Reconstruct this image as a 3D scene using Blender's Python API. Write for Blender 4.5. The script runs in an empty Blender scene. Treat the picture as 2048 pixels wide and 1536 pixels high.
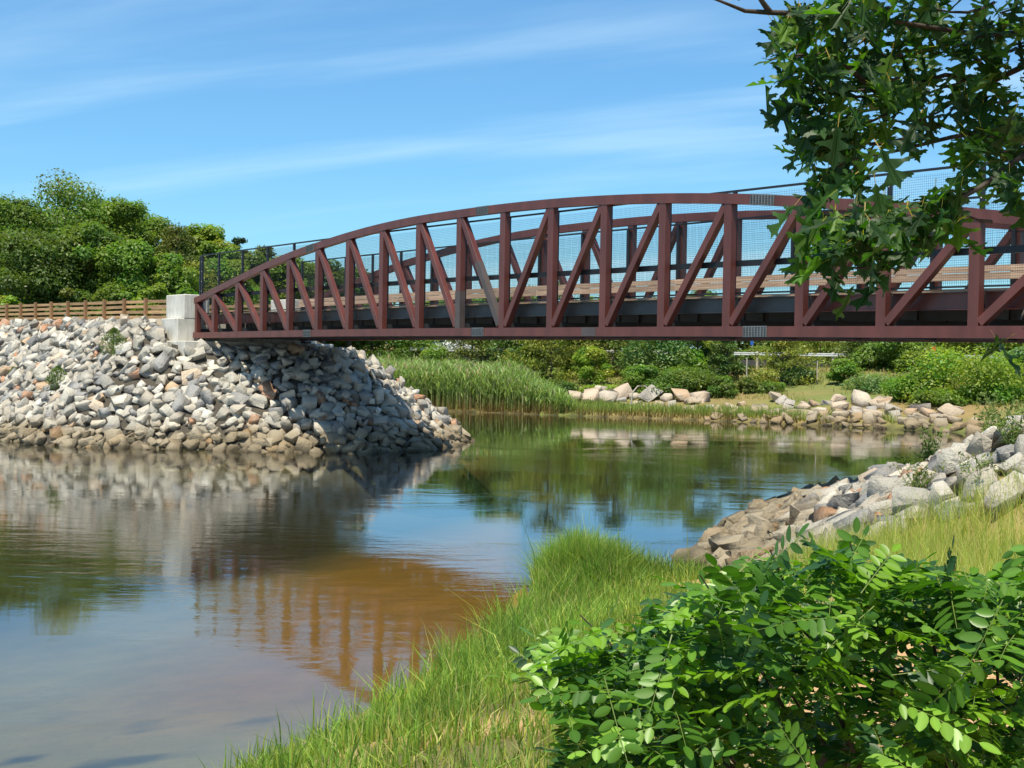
import bpy, bmesh, math, random
import numpy as np
from mathutils import Vector, Matrix
from mathutils.geometry import tessellate_polygon

random.seed(7)
RNG = np.random.default_rng(7)
SC = bpy.context.scene
COL = SC.collection

# ------------------------------------------------------------------ camera
CAM_Z, PITCH, ROLL, FPX = 3.58, -0.01625, 0.01647, 2650.5
cam_d = bpy.data.cameras.new('camera')
cam = bpy.data.objects.new('camera', cam_d)
COL.objects.link(cam)
SC.camera = cam
cam_d.sensor_width = 36.0
cam_d.lens = FPX / 2048 * 36
cam_d.clip_start, cam_d.clip_end = 0.05, 3000
_r, _u, _f = Vector((1, 0, 0)), Vector((0, -math.sin(PITCH), math.cos(PITCH))), Vector((0, math.cos(PITCH), math.sin(PITCH)))
_c, _s = math.cos(ROLL), math.sin(ROLL)
CR, CU = _r * _c + _u * _s, _u * _c - _r * _s
cam.matrix_world = Matrix(((CR.x, CU.x, -_f.x, 0), (CR.y, CU.y, -_f.y, 0), (CR.z, CU.z, -_f.z, CAM_Z), (0, 0, 0, 1)))


def at(u, v, y):
    """World point seen at photo pixel (u, v) of the 2048 x 1536 photograph, y metres out."""
    d = _f + CR * ((u - 1024) / FPX) + CU * (-(v - 768) / FPX)
    return Vector((0, 0, CAM_Z)) + d * (y / d.y)


def px_size(p, size):
    return size * FPX / max(0.5, p[1])


# ------------------------------------------------------------------ sky and sun
SUN_EL = math.radians(69)
SUN_AZ = math.atan2(-0.34, -0.94)            # sun stands behind the camera's left shoulder
SUN_DIR = Vector((math.sin(SUN_AZ) * math.cos(SUN_EL), math.cos(SUN_AZ) * math.cos(SUN_EL), math.sin(SUN_EL)))

world = bpy.data.worlds.new('World')
SC.world = world
world.use_nodes = True
wn, wl = world.node_tree.nodes, world.node_tree.links
wn.clear()


def wnode(t, **kw):
    n = wn.new(t)
    for k, v in kw.items():
        setattr(n, k, v)
    return n


sky = wnode('ShaderNodeTexSky', sky_type='NISHITA', sun_disc=False)
sky.sun_elevation, sky.sun_rotation = SUN_EL, SUN_AZ
sky.altitude, sky.air_density, sky.dust_density, sky.ozone_density = 0, 1.0, 0.6, 2.6
tc = wnode('ShaderNodeTexCoord')
# thin cirrus: long streaks on a plane high overhead
sep = wnode('ShaderNodeSeparateXYZ')
wl.new(tc.outputs['Generated'], sep.inputs[0])
zz = wnode('ShaderNodeMath', operation='MAXIMUM')
wl.new(sep.outputs[2], zz.inputs[0]); zz.inputs[1].default_value = 0.0
za = wnode('ShaderNodeMath', operation='ADD')
wl.new(zz.outputs[0], za.inputs[0]); za.inputs[1].default_value = 0.10
dv = wnode('ShaderNodeVectorMath', operation='DIVIDE')
cmb = wnode('ShaderNodeCombineXYZ')
for i in range(3):
    wl.new(za.outputs[0], cmb.inputs[i])
wl.new(tc.outputs['Generated'], dv.inputs[0]); wl.new(cmb.outputs[0], dv.inputs[1])
mp = wnode('ShaderNodeMapping', vector_type='TEXTURE')
mp.inputs['Rotation'].default_value = (0, 0, math.radians(-25))
mp.inputs['Scale'].default_value = (5.5, 1.25, 1.0)
mp.inputs['Location'].default_value = (0.7, 0.35, 0)
wl.new(dv.outputs[0], mp.inputs[0])
nz = wnode('ShaderNodeTexNoise')
nz.inputs['Scale'].default_value = 1.7
nz.inputs['Detail'].default_value = 7
nz.inputs['Roughness'].default_value = 0.52
nz.inputs['Distortion'].default_value = 0.35
wl.new(mp.outputs[0], nz.inputs['Vector'])
rp = wnode('ShaderNodeMapRange', interpolation_type='SMOOTHSTEP')
rp.inputs[1].default_value, rp.inputs[2].default_value = 0.44, 0.80
rp.inputs[3].default_value, rp.inputs[4].default_value = 0.0, 0.50
wl.new(nz.outputs['Fac'], rp.inputs[0])
tint = wnode('ShaderNodeMix', data_type='RGBA', blend_type='MULTIPLY')
tint.inputs[0].default_value = 1.0
tint.inputs[7].default_value = (0.64, 1.05, 1.24, 1)
wl.new(sky.outputs[0], tint.inputs[6])
cl = wnode('ShaderNodeMix', data_type='RGBA')
wl.new(rp.outputs[0], cl.inputs[0])
wl.new(tint.outputs[2], cl.inputs[6])
cl.inputs[7].default_value = (6.0, 7.9, 8.9, 1)
bg = wnode('ShaderNodeBackground')
bg.inputs['Strength'].default_value = 0.097
wl.new(cl.outputs[2], bg.inputs[0])
wo = wnode('ShaderNodeOutputWorld')
wl.new(bg.outputs[0], wo.inputs[0])

sun_d = bpy.data.lights.new('sun', 'SUN')
sun_d.energy, sun_d.angle, sun_d.color = 5.0, math.radians(0.55), (1.0, 0.92, 0.76)
sun = bpy.data.objects.new('sun', sun_d)
COL.objects.link(sun)
sun.rotation_euler = SUN_DIR.to_track_quat('Z', 'Y').to_euler()

vs = SC.view_settings
vs.view_transform, vs.look, vs.gamma, vs.use_curve_mapping = 'Standard', 'None', 1.0, False
vs.exposure = 0.52
SC.render.engine = 'CYCLES'
SC.cycles.max_bounces = 8
SC.cycles.transparent_max_bounces = 16
SC.cycles.use_denoising = True


# ------------------------------------------------------------------ helpers
def set_props(o, label=None, cat=None, group=None, kind=None):
    for k, v in (('label', label), ('category', cat), ('group', group), ('kind', kind)):
        if v:
            o[k] = v
    return o


def link(name, data, parent=None, **kw):
    o = bpy.data.objects.new(name, data)
    COL.objects.link(o)
    if parent is not None:
        o.parent = parent
    return set_props(o, **kw)


def empty(name, loc=(0, 0, 0), rz=0, **kw):
    o = link(name, None, **kw)
    o.location, o.rotation_euler = loc, (0, 0, rz)
    o.empty_display_size = 0.2
    return o


def mesh_np(name, verts, faces, mats, attr=None, smooth=False, mat_idx=None):
    """verts (n,3); faces: (m,k) array or list of such arrays; attr: (n,3) colours per vertex."""
    me = bpy.data.meshes.new(name)
    if not isinstance(faces, list):
        faces = [faces]
    faces = [f for f in faces if len(f)]
    verts = np.asarray(verts, np.float32)
    me.vertices.add(len(verts))
    me.vertices.foreach_set('co', verts.ravel())
    nl = sum(f.size for f in faces)
    np_ = sum(len(f) for f in faces)
    me.loops.add(nl)
    me.polygons.add(np_)
    me.loops.foreach_set('vertex_index', np.concatenate([f.ravel() for f in faces]).astype(np.int32))
    st, off = [], 0
    for f in faces:
        st.append(off + np.arange(len(f)) * f.shape[1])
        off += f.size
    me.polygons.foreach_set('loop_start', np.concatenate(st).astype(np.int32))
    if mat_idx is not None:
        me.polygons.foreach_set('material_index', np.asarray(mat_idx, np.int32))
    if attr is not None:
        a = me.color_attributes.new('tint', 'FLOAT_COLOR', 'POINT')
        c = np.ones((len(verts), 4), np.float32)
        c[:, :3] = attr
        a.data.foreach_set('color', c.ravel())
    me.update(calc_edges=True)
    if smooth:
        me.polygons.foreach_set('use_smooth', np.ones(np_, bool))
    for m in (mats if isinstance(mats, (list, tuple)) else [mats]):
        me.materials.append(m)
    return me


class MB:
    """collects boxes and tubes, builds them as ONE mesh"""
    def __init__(self):
        self.v, self.f = [], []

    def hexa(self, c8):
        b = len(self.v)
        self.v += [tuple(c) for c in c8]
        for q in ((0, 3, 2, 1), (4, 5, 6, 7), (0, 1, 5, 4), (1, 2, 6, 5), (2, 3, 7, 6), (3, 0, 4, 7)):
            self.f.append(tuple(b + i for i in q))
        return self

    def box(self, x0, x1, y0, y1, z0, z1):
        return self.hexa([(x0, y0, z0), (x1, y0, z0), (x1, y1, z0), (x0, y1, z0),
                          (x0, y0, z1), (x1, y0, z1), (x1, y1, z1), (x0, y1, z1)])

    def bar(self, a, b, w, h, up=(0, 0, 1)):
        """bar from a to b; w along side, h along up"""
        a, b, up = Vector(a), Vector(b), Vector(up)
        d = (b - a).normalized()
        s = d.cross(up).normalized()
        u = s.cross(d)
        s, u = s * w / 2, u * h / 2
        return self.hexa([a - s - u, b - s - u, b + s - u, a + s - u, a - s + u, b - s + u, b + s + u, a + s + u])

    def tube(self, pts, rad, n=6, cap=True):
        pts = [Vector(q) for q in pts]
        if not isinstance(rad, (list, tuple)):
            rad = [rad] * len(pts)
        b = len(self.v)
        ref = Vector((0.31, 0.17, 0.93))
        for i, q in enumerate(pts):
            d = (pts[min(i + 1, len(pts) - 1)] - pts[max(i - 1, 0)]).normalized()
            if abs(d.dot(ref)) > 0.95:
                ref = Vector((0.9, 0.3, 0.1))
            s = d.cross(ref).normalized()
            u = s.cross(d)
            for j in range(n):
                t = 2 * math.pi * j / n
                self.v.append(tuple(q + (s * math.cos(t) + u * math.sin(t)) * rad[i]))
        for i in range(len(pts) - 1):
            for j in range(n):
                k = (j + 1) % n
                self.f.append((b + i * n + j, b + i * n + k, b + (i + 1) * n + k, b + (i + 1) * n + j))
        if cap:
            self.f.append(tuple(b + j for j in range(n))[::-1])
            self.f.append(tuple(b + (len(pts) - 1) * n + j for j in range(n)))
        return self

    def mesh(self, name, mat, bevel=0, smooth=False):
        me = bpy.data.meshes.new(name)
        me.from_pydata(self.v, [], self.f)
        bm = bmesh.new()
        bm.from_mesh(me)
        bmesh.ops.recalc_face_normals(bm, faces=bm.faces)
        if bevel:
            bmesh.ops.bevel(bm, geom=list(bm.edges), offset=bevel, segments=1, affect='EDGES', clamp_overlap=True)
        bm.to_mesh(me)
        bm.free()
        if smooth:
            for q in me.polygons:
                q.use_smooth = True
        me.materials.append(mat)
        return me

    def build(self, name, mat, parent=None, bevel=0, smooth=False, **kw):
        return link(name, self.mesh(name, mat, bevel, smooth), parent, **kw)


def noise2(x, y, s, seed=0):
    """cheap smooth value noise, numpy, about -1..1"""
    x, y = np.asarray(x) / s, np.asarray(y) / s
    xi, yi = np.floor(x).astype(np.int64), np.floor(y).astype(np.int64)
    xf, yf = x - xi, y - yi
    xf, yf = xf * xf * (3 - 2 * xf), yf * yf * (3 - 2 * yf)

    def h(a, b):
        n = (a * 374761393 + b * 668265263 + seed * 974711) & 0x7fffffff
        n = ((n ^ (n >> 13)) * 1274126177) & 0x7fffffff
        return (n & 0xffff) / 32767.5 - 1
    return (h(xi, yi) * (1 - xf) + h(xi + 1, yi) * xf) * (1 - yf) + (h(xi, yi + 1) * (1 - xf) + h(xi + 1, yi + 1) * xf) * yf


# ------------------------------------------------------------------ materials
def mat_new(name):
    m = bpy.data.materials.new(name)
    m.use_nodes = True
    nt = m.node_tree
    nt.nodes.clear()
    out = nt.nodes.new('ShaderNodeOutputMaterial')
    return m, nt, out


def nd(nt, t, ins=None, **kw):
    n = nt.nodes.new(t)
    for k, v in kw.items():
        setattr(n, k, v)
    for k, v in (ins or {}).items():
        if hasattr(v, 'is_output') or isinstance(v, bpy.types.NodeSocket):
            nt.links.new(v, n.inputs[k])
        else:
            n.inputs[k].default_value = v
    return n


def mixc(nt, fac, a, b, mode='MIX'):
    n = nd(nt, 'ShaderNodeMix', data_type='RGBA', blend_type=mode)
    for i, v in ((0, fac), (6, a), (7, b)):
        if isinstance(v, bpy.types.NodeSocket):
            nt.links.new(v, n.inputs[i])
        else:
            n.inputs[i].default_value = v if i == 0 else (*v, 1)
    return n.outputs[2]


def ramp(nt, fac, a, b, lo=0.0, hi=1.0):
    n = nd(nt, 'ShaderNodeMapRange', {0: fac, 1: a, 2: b, 3: lo, 4: hi}, interpolation_type='SMOOTHSTEP')
    return n.outputs[0]


def noise(nt, scale, detail=4, rough=0.55, coord='Object', stretch=None):
    t = nd(nt, 'ShaderNodeTexCoord').outputs[coord]
    if stretch:
        t = nd(nt, 'ShaderNodeMapping', {0: t, 'Scale': stretch}).outputs[0]
    return nd(nt, 'ShaderNodeTexNoise', {'Vector': t, 'Scale': scale, 'Detail': detail, 'Roughness': rough}).outputs['Fac']


def simple(name, col, rough=0.6, var=0.15, nscale=6, bump=0.0, bscale=40, metallic=0.0, spec=0.5, tint=False,
           stretch=None, col2=None, piece=0.0):
    m, nt, out = mat_new(name)
    b = nd(nt, 'ShaderNodeBsdfPrincipled', {'Roughness': rough, 'Metallic': metallic, 'Specular IOR Level': spec})
    n = noise(nt, nscale, 5, stretch=stretch)
    c2 = col2 or tuple(x * (1 - var) for x in col)
    base = mixc(nt, ramp(nt, n, 0.3, 0.7), c2, tuple(min(1, x * (1 + var)) for x in col))
    if piece:
        rv = nd(nt, 'ShaderNodeObjectInfo').outputs['Random']
        g = nd(nt, 'ShaderNodeMapRange', {0: rv, 3: 1 - piece, 4: 1 + piece}).outputs[0]
        base = mixc(nt, 1.0, base, nd(nt, 'ShaderNodeCombineColor', {0: g, 1: g, 2: g}).outputs[0], 'MULTIPLY')
    if tint:
        a = nd(nt, 'ShaderNodeAttribute', attribute_name='tint')
        base = mixc(nt, 1.0, base, a.outputs['Color'], 'MULTIPLY')
    nt.links.new(base, b.inputs['Base Color'])
    if bump:
        bp = nd(nt, 'ShaderNodeBump', {'Height': noise(nt, bscale, 6, 0.6, stretch=stretch), 'Strength': bump, 'Distance': 0.05})
        nt.links.new(bp.outputs[0], b.inputs['Normal'])
    nt.links.new(b.outputs[0], out.inputs[0])
    return m


def leafy(name, trans=0.4, rough=0.45, spec=0.35, tcol=(1.25, 1.35, 0.45)):
    """leaf or blade: colour from the tint attribute, light passes through"""
    m, nt, out = mat_new(name)
    a = nd(nt, 'ShaderNodeAttribute', attribute_name='tint').outputs['Color']
    b = nd(nt, 'ShaderNodeBsdfPrincipled', {'Base Color': a, 'Roughness': rough, 'Specular IOR Level': spec})
    t = nd(nt, 'ShaderNodeBsdfTranslucent', {'Color': mixc(nt, 1.0, a, tcol, 'MULTIPLY')})
    mx = nd(nt, 'ShaderNodeMixShader', {0: trans, 1: b.outputs[0], 2: t.outputs[0]})
    nt.links.new(mx.outputs[0], out.inputs[0])
    return m


M = {}
M['steel_red'] = simple('red brown painted steel', (0.112, 0.033, 0.025), 0.40, 0.18, 1.4, 0.05, 60, spec=0.5, stretch=(1.6, 1.6, 0.5), piece=0.07)
M['steel_grey'] = simple('grey primer steel', (0.080, 0.062, 0.056), 0.5, 0.12, 2.0, 0.03, 40)
M['fascia'] = simple('dark fascia steel', (0.042, 0.046, 0.046), 0.5, 0.2, 1.5, 0.03, 40)  # grey steel, with the shade it mostly stands in added to the colour
M['steel_light'] = simple('galvanised plate', (0.13, 0.14, 0.14), 0.45, 0.15, 5.0, 0.04, 40)
M['steel_under'] = simple('steel with under-deck shade', (0.035, 0.036, 0.038), 0.6, 0.2, 2.0)  # shade below the deck is put into this steel's colour
M['steel_black'] = simple('black painted steel', (0.010, 0.011, 0.014), 0.45, 0.2, 3.0)
M['wire'] = simple('black coated wire', (0.016, 0.018, 0.022), 0.5, 0.1, 3.0)
M['bolt'] = simple('bolt', (0.05, 0.055, 0.06), 0.4, 0.2, 9.0)
M['bolt_bright'] = simple('bright bolt', (0.6, 0.6, 0.58), 0.35, 0.1, 9.0)
M['wood_rail'] = simple('weathered rail timber', (0.42, 0.30, 0.21), 0.75, 0.22, 3.0, 0.3, 18, stretch=(0.35, 6, 6), piece=0.22)
M['wood_fence'] = simple('tan fence timber', (0.40, 0.245, 0.115), 0.75, 0.25, 3.0, 0.3, 20, stretch=(0.35, 5, 5), piece=0.22)
M['wood_post'] = simple('brown fence post timber', (0.25, 0.135, 0.06), 0.75, 0.25, 3.0, 0.3, 20, stretch=(5, 5, 0.4), piece=0.22)
M['deck'] = simple('deck plank', (0.26, 0.19, 0.13), 0.8, 0.2, 3, 0.2, 20)
M['bark'] = simple('bark', (0.075, 0.058, 0.045), 0.9, 0.35, 12, 0.6, 30)
M['twig'] = simple('twig bark', (0.050, 0.038, 0.028), 0.8, 0.3, 30, 0.3, 80)
M['stem_green'] = simple('green stalk', (0.15, 0.20, 0.05), 0.6, 0.2, 30)
M['stalk_yellow'] = simple('yellow leaf stalk', (0.55, 0.36, 0.06), 0.5, 0.2, 30)
M['post_old'] = simple('weathered old post', (0.11, 0.075, 0.055), 0.9, 0.4, 6, 0.6, 18, stretch=(6, 6, 0.5))
M['dead_wood'] = simple('bleached dead wood', (0.42, 0.37, 0.30), 0.85, 0.2, 8, 0.3, 30)
M['guard_white'] = simple('white guard rail', (0.72, 0.72, 0.70), 0.5, 0.08, 3)
M['guard_post'] = simple('guard rail post', (0.42, 0.36, 0.28), 0.8, 0.2, 3)
M['asphalt'] = simple('asphalt', (0.06, 0.06, 0.06), 0.9, 0.2, 3, 0.2, 60)
M['car_white'] = simple('white car paint', (0.78, 0.79, 0.80), 0.25, 0.03, 2)
M['glass_dark'] = simple('car glass', (0.03, 0.04, 0.05), 0.08, 0.1, 2)
M['rubber'] = simple('tyre rubber', (0.02, 0.02, 0.02), 0.8, 0.1, 5)
M['sign_blue'] = simple('blue sign', (0.03, 0.12, 0.45), 0.4, 0.05, 5)
M['orange'] = simple('orange plastic', (0.75, 0.16, 0.03), 0.5, 0.05, 5)

# concrete with faint board marks and run-down stains
m, nt, out = mat_new('cast concrete')
b = nd(nt, 'ShaderNodeBsdfPrincipled', {'Roughness': 0.85, 'Specular IOR Level': 0.3})
c = mixc(nt, ramp(nt, noise(nt, 1.4, 6), 0.3, 0.75), (0.50, 0.475, 0.41), (0.66, 0.64, 0.575))
c = mixc(nt, ramp(nt, noise(nt, 3.0, 4, stretch=(2.5, 2.5, 0.35)), 0.48, 0.8, 0, 0.6), c, (0.24, 0.23, 0.20))
nt.links.new(c, b.inputs['Base Color'])
bp = nd(nt, 'ShaderNodeBump', {'Height': noise(nt, 25, 6), 'Strength': 0.15, 'Distance': 0.03})
nt.links.new(bp.outputs[0], b.inputs['Normal'])
nt.links.new(b.outputs[0], out.inputs[0])
M['concrete'] = m

# quarry stone: tint per stone, speckle, tide stain near the water
m, nt, out = mat_new('quarry stone')
b = nd(nt, 'ShaderNodeBsdfPrincipled', {'Roughness': 0.9, 'Specular IOR Level': 0.25})
a = nd(nt, 'ShaderNodeAttribute', attribute_name='tint').outputs['Color']
n1 = noise(nt, 2.2, 5, 0.6)
n2 = noise(nt, 22, 4, 0.7)
c = mixc(nt, ramp(nt, n1, 0.35, 0.7, 0, 0.5), a, (0.42, 0.37, 0.30))
c = mixc(nt, ramp(nt, n2, 0.45, 0.75, 0, 0.42), c, (0.17, 0.17, 0.18))
c = mixc(nt, ramp(nt, n2, 0.50, 0.22, 0, 0.35), c, (0.66, 0.63, 0.58))
gp = nd(nt, 'ShaderNodeNewGeometry').outputs['Position']
zp = nd(nt, 'ShaderNodeSeparateXYZ', {0: gp}).outputs[2]
nzw = nd(nt, 'ShaderNodeTexNoise', {'Vector': gp, 'Scale': 0.9, 'Detail': 3}).outputs['Fac']
zw = nd(nt, 'ShaderNodeMath', {0: zp, 1: nzw}, operation='ADD').outputs[0]
c = mixc(nt, ramp(nt, zw, 1.75, 0.95, 0, 0.72), c, (0.225, 0.165, 0.082))
c = mixc(nt, ramp(nt, zw, 0.85, 0.45, 0, 0.8), c, (0.058, 0.046, 0.026))
nt.links.new(c, b.inputs['Base Color'])
bp = nd(nt, 'ShaderNodeBump', {'Height': noise(nt, 7, 7, 0.65), 'Strength': 0.85, 'Distance': 0.11})
nt.links.new(bp.outputs[0], b.inputs['Normal'])
nt.links.new(b.outputs[0], out.inputs[0])
M['stone'] = m

# ground: colour of the cover from an attribute, broken up by noise
m, nt, out = mat_new('ground cover')
b = nd(nt, 'ShaderNodeBsdfPrincipled', {'Roughness': 0.95, 'Specular IOR Level': 0.15})
a = nd(nt, 'ShaderNodeAttribute', attribute_name='tint').outputs['Color']
c = mixc(nt, ramp(nt, noise(nt, 1.3, 6, 0.65), 0.3, 0.7), a, (1.25, 1.2, 1.1), 'MULTIPLY')
c = mixc(nt, ramp(nt, noise(nt, 9, 6, 0.7), 0.52, 0.8, 0, 0.5), c, (0.12, 0.085, 0.045))
nt.links.new(c, b.inputs['Base Color'])
bp = nd(nt, 'ShaderNodeBump', {'Height': noise(nt, 14, 7, 0.7), 'Strength': 0.5, 'Distance': 0.05})
nt.links.new(bp.outputs[0], b.inputs['Normal'])
nt.links.new(b.outputs[0], out.inputs[0])
M['ground'] = m

# water: see-through, with a rippled mirror on top
m, nt, out = mat_new('river water')
tcg = nd(nt, 'ShaderNodeTexCoord').outputs['Object']
w1 = nd(nt, 'ShaderNodeTexNoise', {'Vector': nd(nt, 'ShaderNodeMapping', {0: tcg, 'Scale': (0.55, 1.5, 1), 'Rotation': (0, 0, 0.2)}).outputs[0],
                                   'Scale': 1.6, 'Detail': 3, 'Roughness': 0.55, 'Distortion': 0.4}).outputs['Fac']
w2 = nd(nt, 'ShaderNodeTexNoise', {'Vector': nd(nt, 'ShaderNodeMapping', {0: tcg, 'Scale': (0.8, 1.3, 1), 'Rotation': (0, 0, -0.3)}).outputs[0],
                                   'Scale': 7.5, 'Detail': 3, 'Roughness': 0.6}).outputs['Fac']
patch = nd(nt, 'ShaderNodeTexNoise', {'Vector': nd(nt, 'ShaderNodeMapping', {0: tcg, 'Scale': (0.5, 1.1, 1), 'Rotation': (0, 0, 0.35)}).outputs[0],
                                      'Scale': 0.13, 'Detail': 4, 'Roughness': 0.6, 'Distortion': 0.8}).outputs['Fac']
ruf = ramp(nt, patch, 0.42, 0.66, 0.12, 1.0)
h = nd(nt, 'ShaderNodeMath', {0: w1, 1: nd(nt, 'ShaderNodeMath', {0: w2, 1: 0.28}, operation='MULTIPLY').outputs[0]}, operation='ADD').outputs[0]
h = nd(nt, 'ShaderNodeMath', {0: h, 1: ruf}, operation='MULTIPLY').outputs[0]
bp = nd(nt, 'ShaderNodeBump', {'Height': h, 'Strength': 1.0, 'Distance': 0.0075})
fr = nd(nt, 'ShaderNodeFresnel', {'IOR': 1.68, 'Normal': bp.outputs[0]})
tr = nd(nt, 'ShaderNodeBsdfTransparent', {'Color': (0.80, 0.82, 0.70, 1)})
gl = nd(nt, 'ShaderNodeBsdfGlossy', {'Color': (0.95, 0.97, 1.0, 1), 'Roughness': 0.03, 'Normal': bp.outputs[0]})
mx = nd(nt, 'ShaderNodeMixShader', {0: fr.outputs[0], 1: tr.outputs[0], 2: gl.outputs[0]})
nt.links.new(mx.outputs[0], out.inputs[0])
M['water'] = m

M['leaf'] = leafy('broad leaf', 0.48)
M['needle'] = leafy('pine needle', 0.25, 0.5, 0.3, (1.1, 1.15, 0.5))
M['oak_leaf'] = leafy('oak leaf', 0.36, 0.48, 0.3, (1.3, 2.1, 0.35))
M['locust_leaf'] = leafy('locust leaflet', 0.32, 0.40, 0.4, (1.35, 1.75, 0.35))
M['grass'] = leafy('grass blade', 0.40, 0.5, 0.25, (1.25, 1.3, 0.5))

# ------------------------------------------------------------------ the lie of the land
P0 = np.array([-13.741, 57.233])            # left end of the near truss
PHI = -0.91763
DD = np.array([math.cos(PHI), math.sin(PHI)])   # along the bridge, to the right
NN = np.array([-math.sin(PHI), math.cos(PHI)])  # across it, to the back


def dn(x, y):
    rx, ry = np.asarray(x) - P0[0], np.asarray(y) - P0[1]
    return rx * DD[0] + ry * DD[1], rx * NN[0] + ry * NN[1]


def xy_of(d, n):
    return P0[0] + DD[0] * d + NN[0] * n, P0[1] + DD[1] * d + NN[1] * n


def poly_sd(x, y, poly):
    """signed distance, positive inside"""
    x, y = np.asarray(x, float), np.asarray(y, float)
    best = np.full(x.shape, 1e9)
    ins = np.zeros(x.shape, bool)
    n = len(poly)
    for i in range(n):
        ax, ay = poly[i]
        bx, by = poly[(i + 1) % n]
        ex, ey = bx - ax, by - ay
        t = np.clip(((x - ax) * ex + (y - ay) * ey) / (ex * ex + ey * ey), 0, 1)
        best = np.minimum(best, (x - ax - t * ex) ** 2 + (y - ay - t * ey) ** 2)
        cond = (ay > y) != (by > y)
        xi = (bx - ax) * (y - ay) / ((by - ay) if by != ay else 1e-9) + ax
        ins ^= cond & (x < xi)
    d = np.sqrt(best)
    return np.where(ins, d, -d)


NEAR = [(-90, -2), (-30, 2.5), (-12, 3.6), (-6, 5.6), (-2.6, 8.9), (-1.95, 10.9), (-1.25, 12.2), (-0.72, 13.6), (-0.3, 15.4), (0.1, 16.9),
        (0.45, 18.2), (0.5, 19.6), (0.75, 20.9), (1.3, 21.5), (1.8, 21.0), (2.3, 20.2), (2.8, 20.6), (3.15, 22.2), (3.35, 24.1), (4.5, 27.5), (5.3, 29.4),
        (6.6, 32.8), (7.8, 35.4), (9.4, 37.2), (12.5, 38.6), (17, 39.5), (24, 41), (34, 47), (60, 55), (160, 60), (160, -60), (-90, -60)]
FAR = [(-40, 66), (-24, 70), (-14.5, 75), (-11.5, 82), (-9, 88.5), (-6, 91.5), (-0.8, 90.3), (2.6, 88.2), (7.4, 86.1), (12.0, 83.8), (17.3, 79.6),
       (22, 75.5), (26, 72), (34, 69), (60, 66), (200, 62), (420, 420), (-420, 420), (-420, 66)]
SCL = 1.035
DZ = 0.122
NEAR = [(a * SCL, b * SCL) for a, b in NEAR]
FAR = [(a * SCL, b * SCL) for a, b in FAR]

# control points for the near and right bank (x, y, z)
_cp = [(x, y, 0.0) for x, y in NEAR[2:29]]
_cp += [(0.3, 0, 1.95), (3, 2, 2.05), (-2, 2, 1.8), (2.2, 6, 1.62), (0.9, 8.6, 1.12), (3, 10, 1.2), (0.3, 12, 0.62), (2, 15, 0.72), (4.2, 18, 0.85),
        (1.6, 18.8, 0.35), (-1.2, 9.3, 0.72), (-4, 5, 1.2), (-10, 2, 1.1), (6.5, 14, 1.3), (10, 10, 2.2), (1.0, 19.8, 0.3), (-0.6, 12.4, 0.33),
        (0.45, 15.2, 0.35), (4.9, 22.5, 0.42), (5.4, 18.5, 0.85), (6.6, 17, 1.0)]
_cp2 = [(8.3, 21.5, 2.62), (8.1, 23.0, 2.25), (7.7, 27.0, 1.38), (7.0, 30.0, 0.62), (6.94, 21.0, 1.5), (7.34, 19.0, 1.72), (7.0, 27.5, 0.85), (5.1, 23.5, 0.32), (5.4, 18.5, 0.84), (6.6, 17.0, 1.08),
        (7.9, 20.4, 2.15), (9.8, 21.0, 2.9), (11.5, 20.0, 3.9), (9.6, 26.5, 1.5), (10.6, 30.0, 1.0), (12.2, 27.0, 2.3), (14.0, 23.0, 4.0), (18, 20, 5.0), (9.0, 33.5, 0.5), (13, 33, 1.2), (19, 30, 3.2), (30, 20, 5), (40, 30, 4), (18, 36, 1.5)]
_cp = np.array(_cp)
_cp[27:, :2] *= SCL
_cp = np.concatenate([_cp, np.array(_cp2)])


def _k(a, b):
    return np.sqrt(((a[:, None, :] - b[None, :, :]) ** 2).sum(-1) + 0.05)


_w = np.linalg.solve(_k(_cp[:, :2], _cp[:, :2]) + 1e-6 * np.eye(len(_cp)), _cp[:, 2])


def rbf(x, y):
    sh = np.shape(x)
    q = np.stack([np.ravel(x), np.ravel(y)], -1).astype(float)
    o = np.empty(len(q))
    for i in range(0, len(q), 20000):
        o[i:i + 20000] = _k(q[i:i + 20000], _cp[:, :2]) @ _w
    return o.reshape(sh)


def emb(x, y):
    """left embankment with its rounded stone nose"""
    d, n = dn(x, y)
    t = np.clip((d + 1.0) / 3.0, 0, 1)
    st, wd = -0.9 + 3.3 * t, 6.1 + 3.2 * t
    n2 = np.where(n < st, (st - n) / wd, np.where(n > 5.4, (n - 5.4) / 8.6, 0))
    d2 = np.where(d > 0.5, (d - 0.5) / 9.0, 0)
    q = (n2 ** 1.15 + d2 ** 1.15) ** (1 / 1.15)
    crest = np.where(d > -2.4, 3.78 + np.clip(-d - 0.2, 0, 2.2) * 0.66, 5.24 + np.clip(-d, 0, 60) * 0.010)
    z = 5.24 * (1 - q) + np.clip(-d, 0, 60) * 0.010 * (1 - np.clip(q, 0, 1))
    return np.minimum(z, crest)


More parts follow.
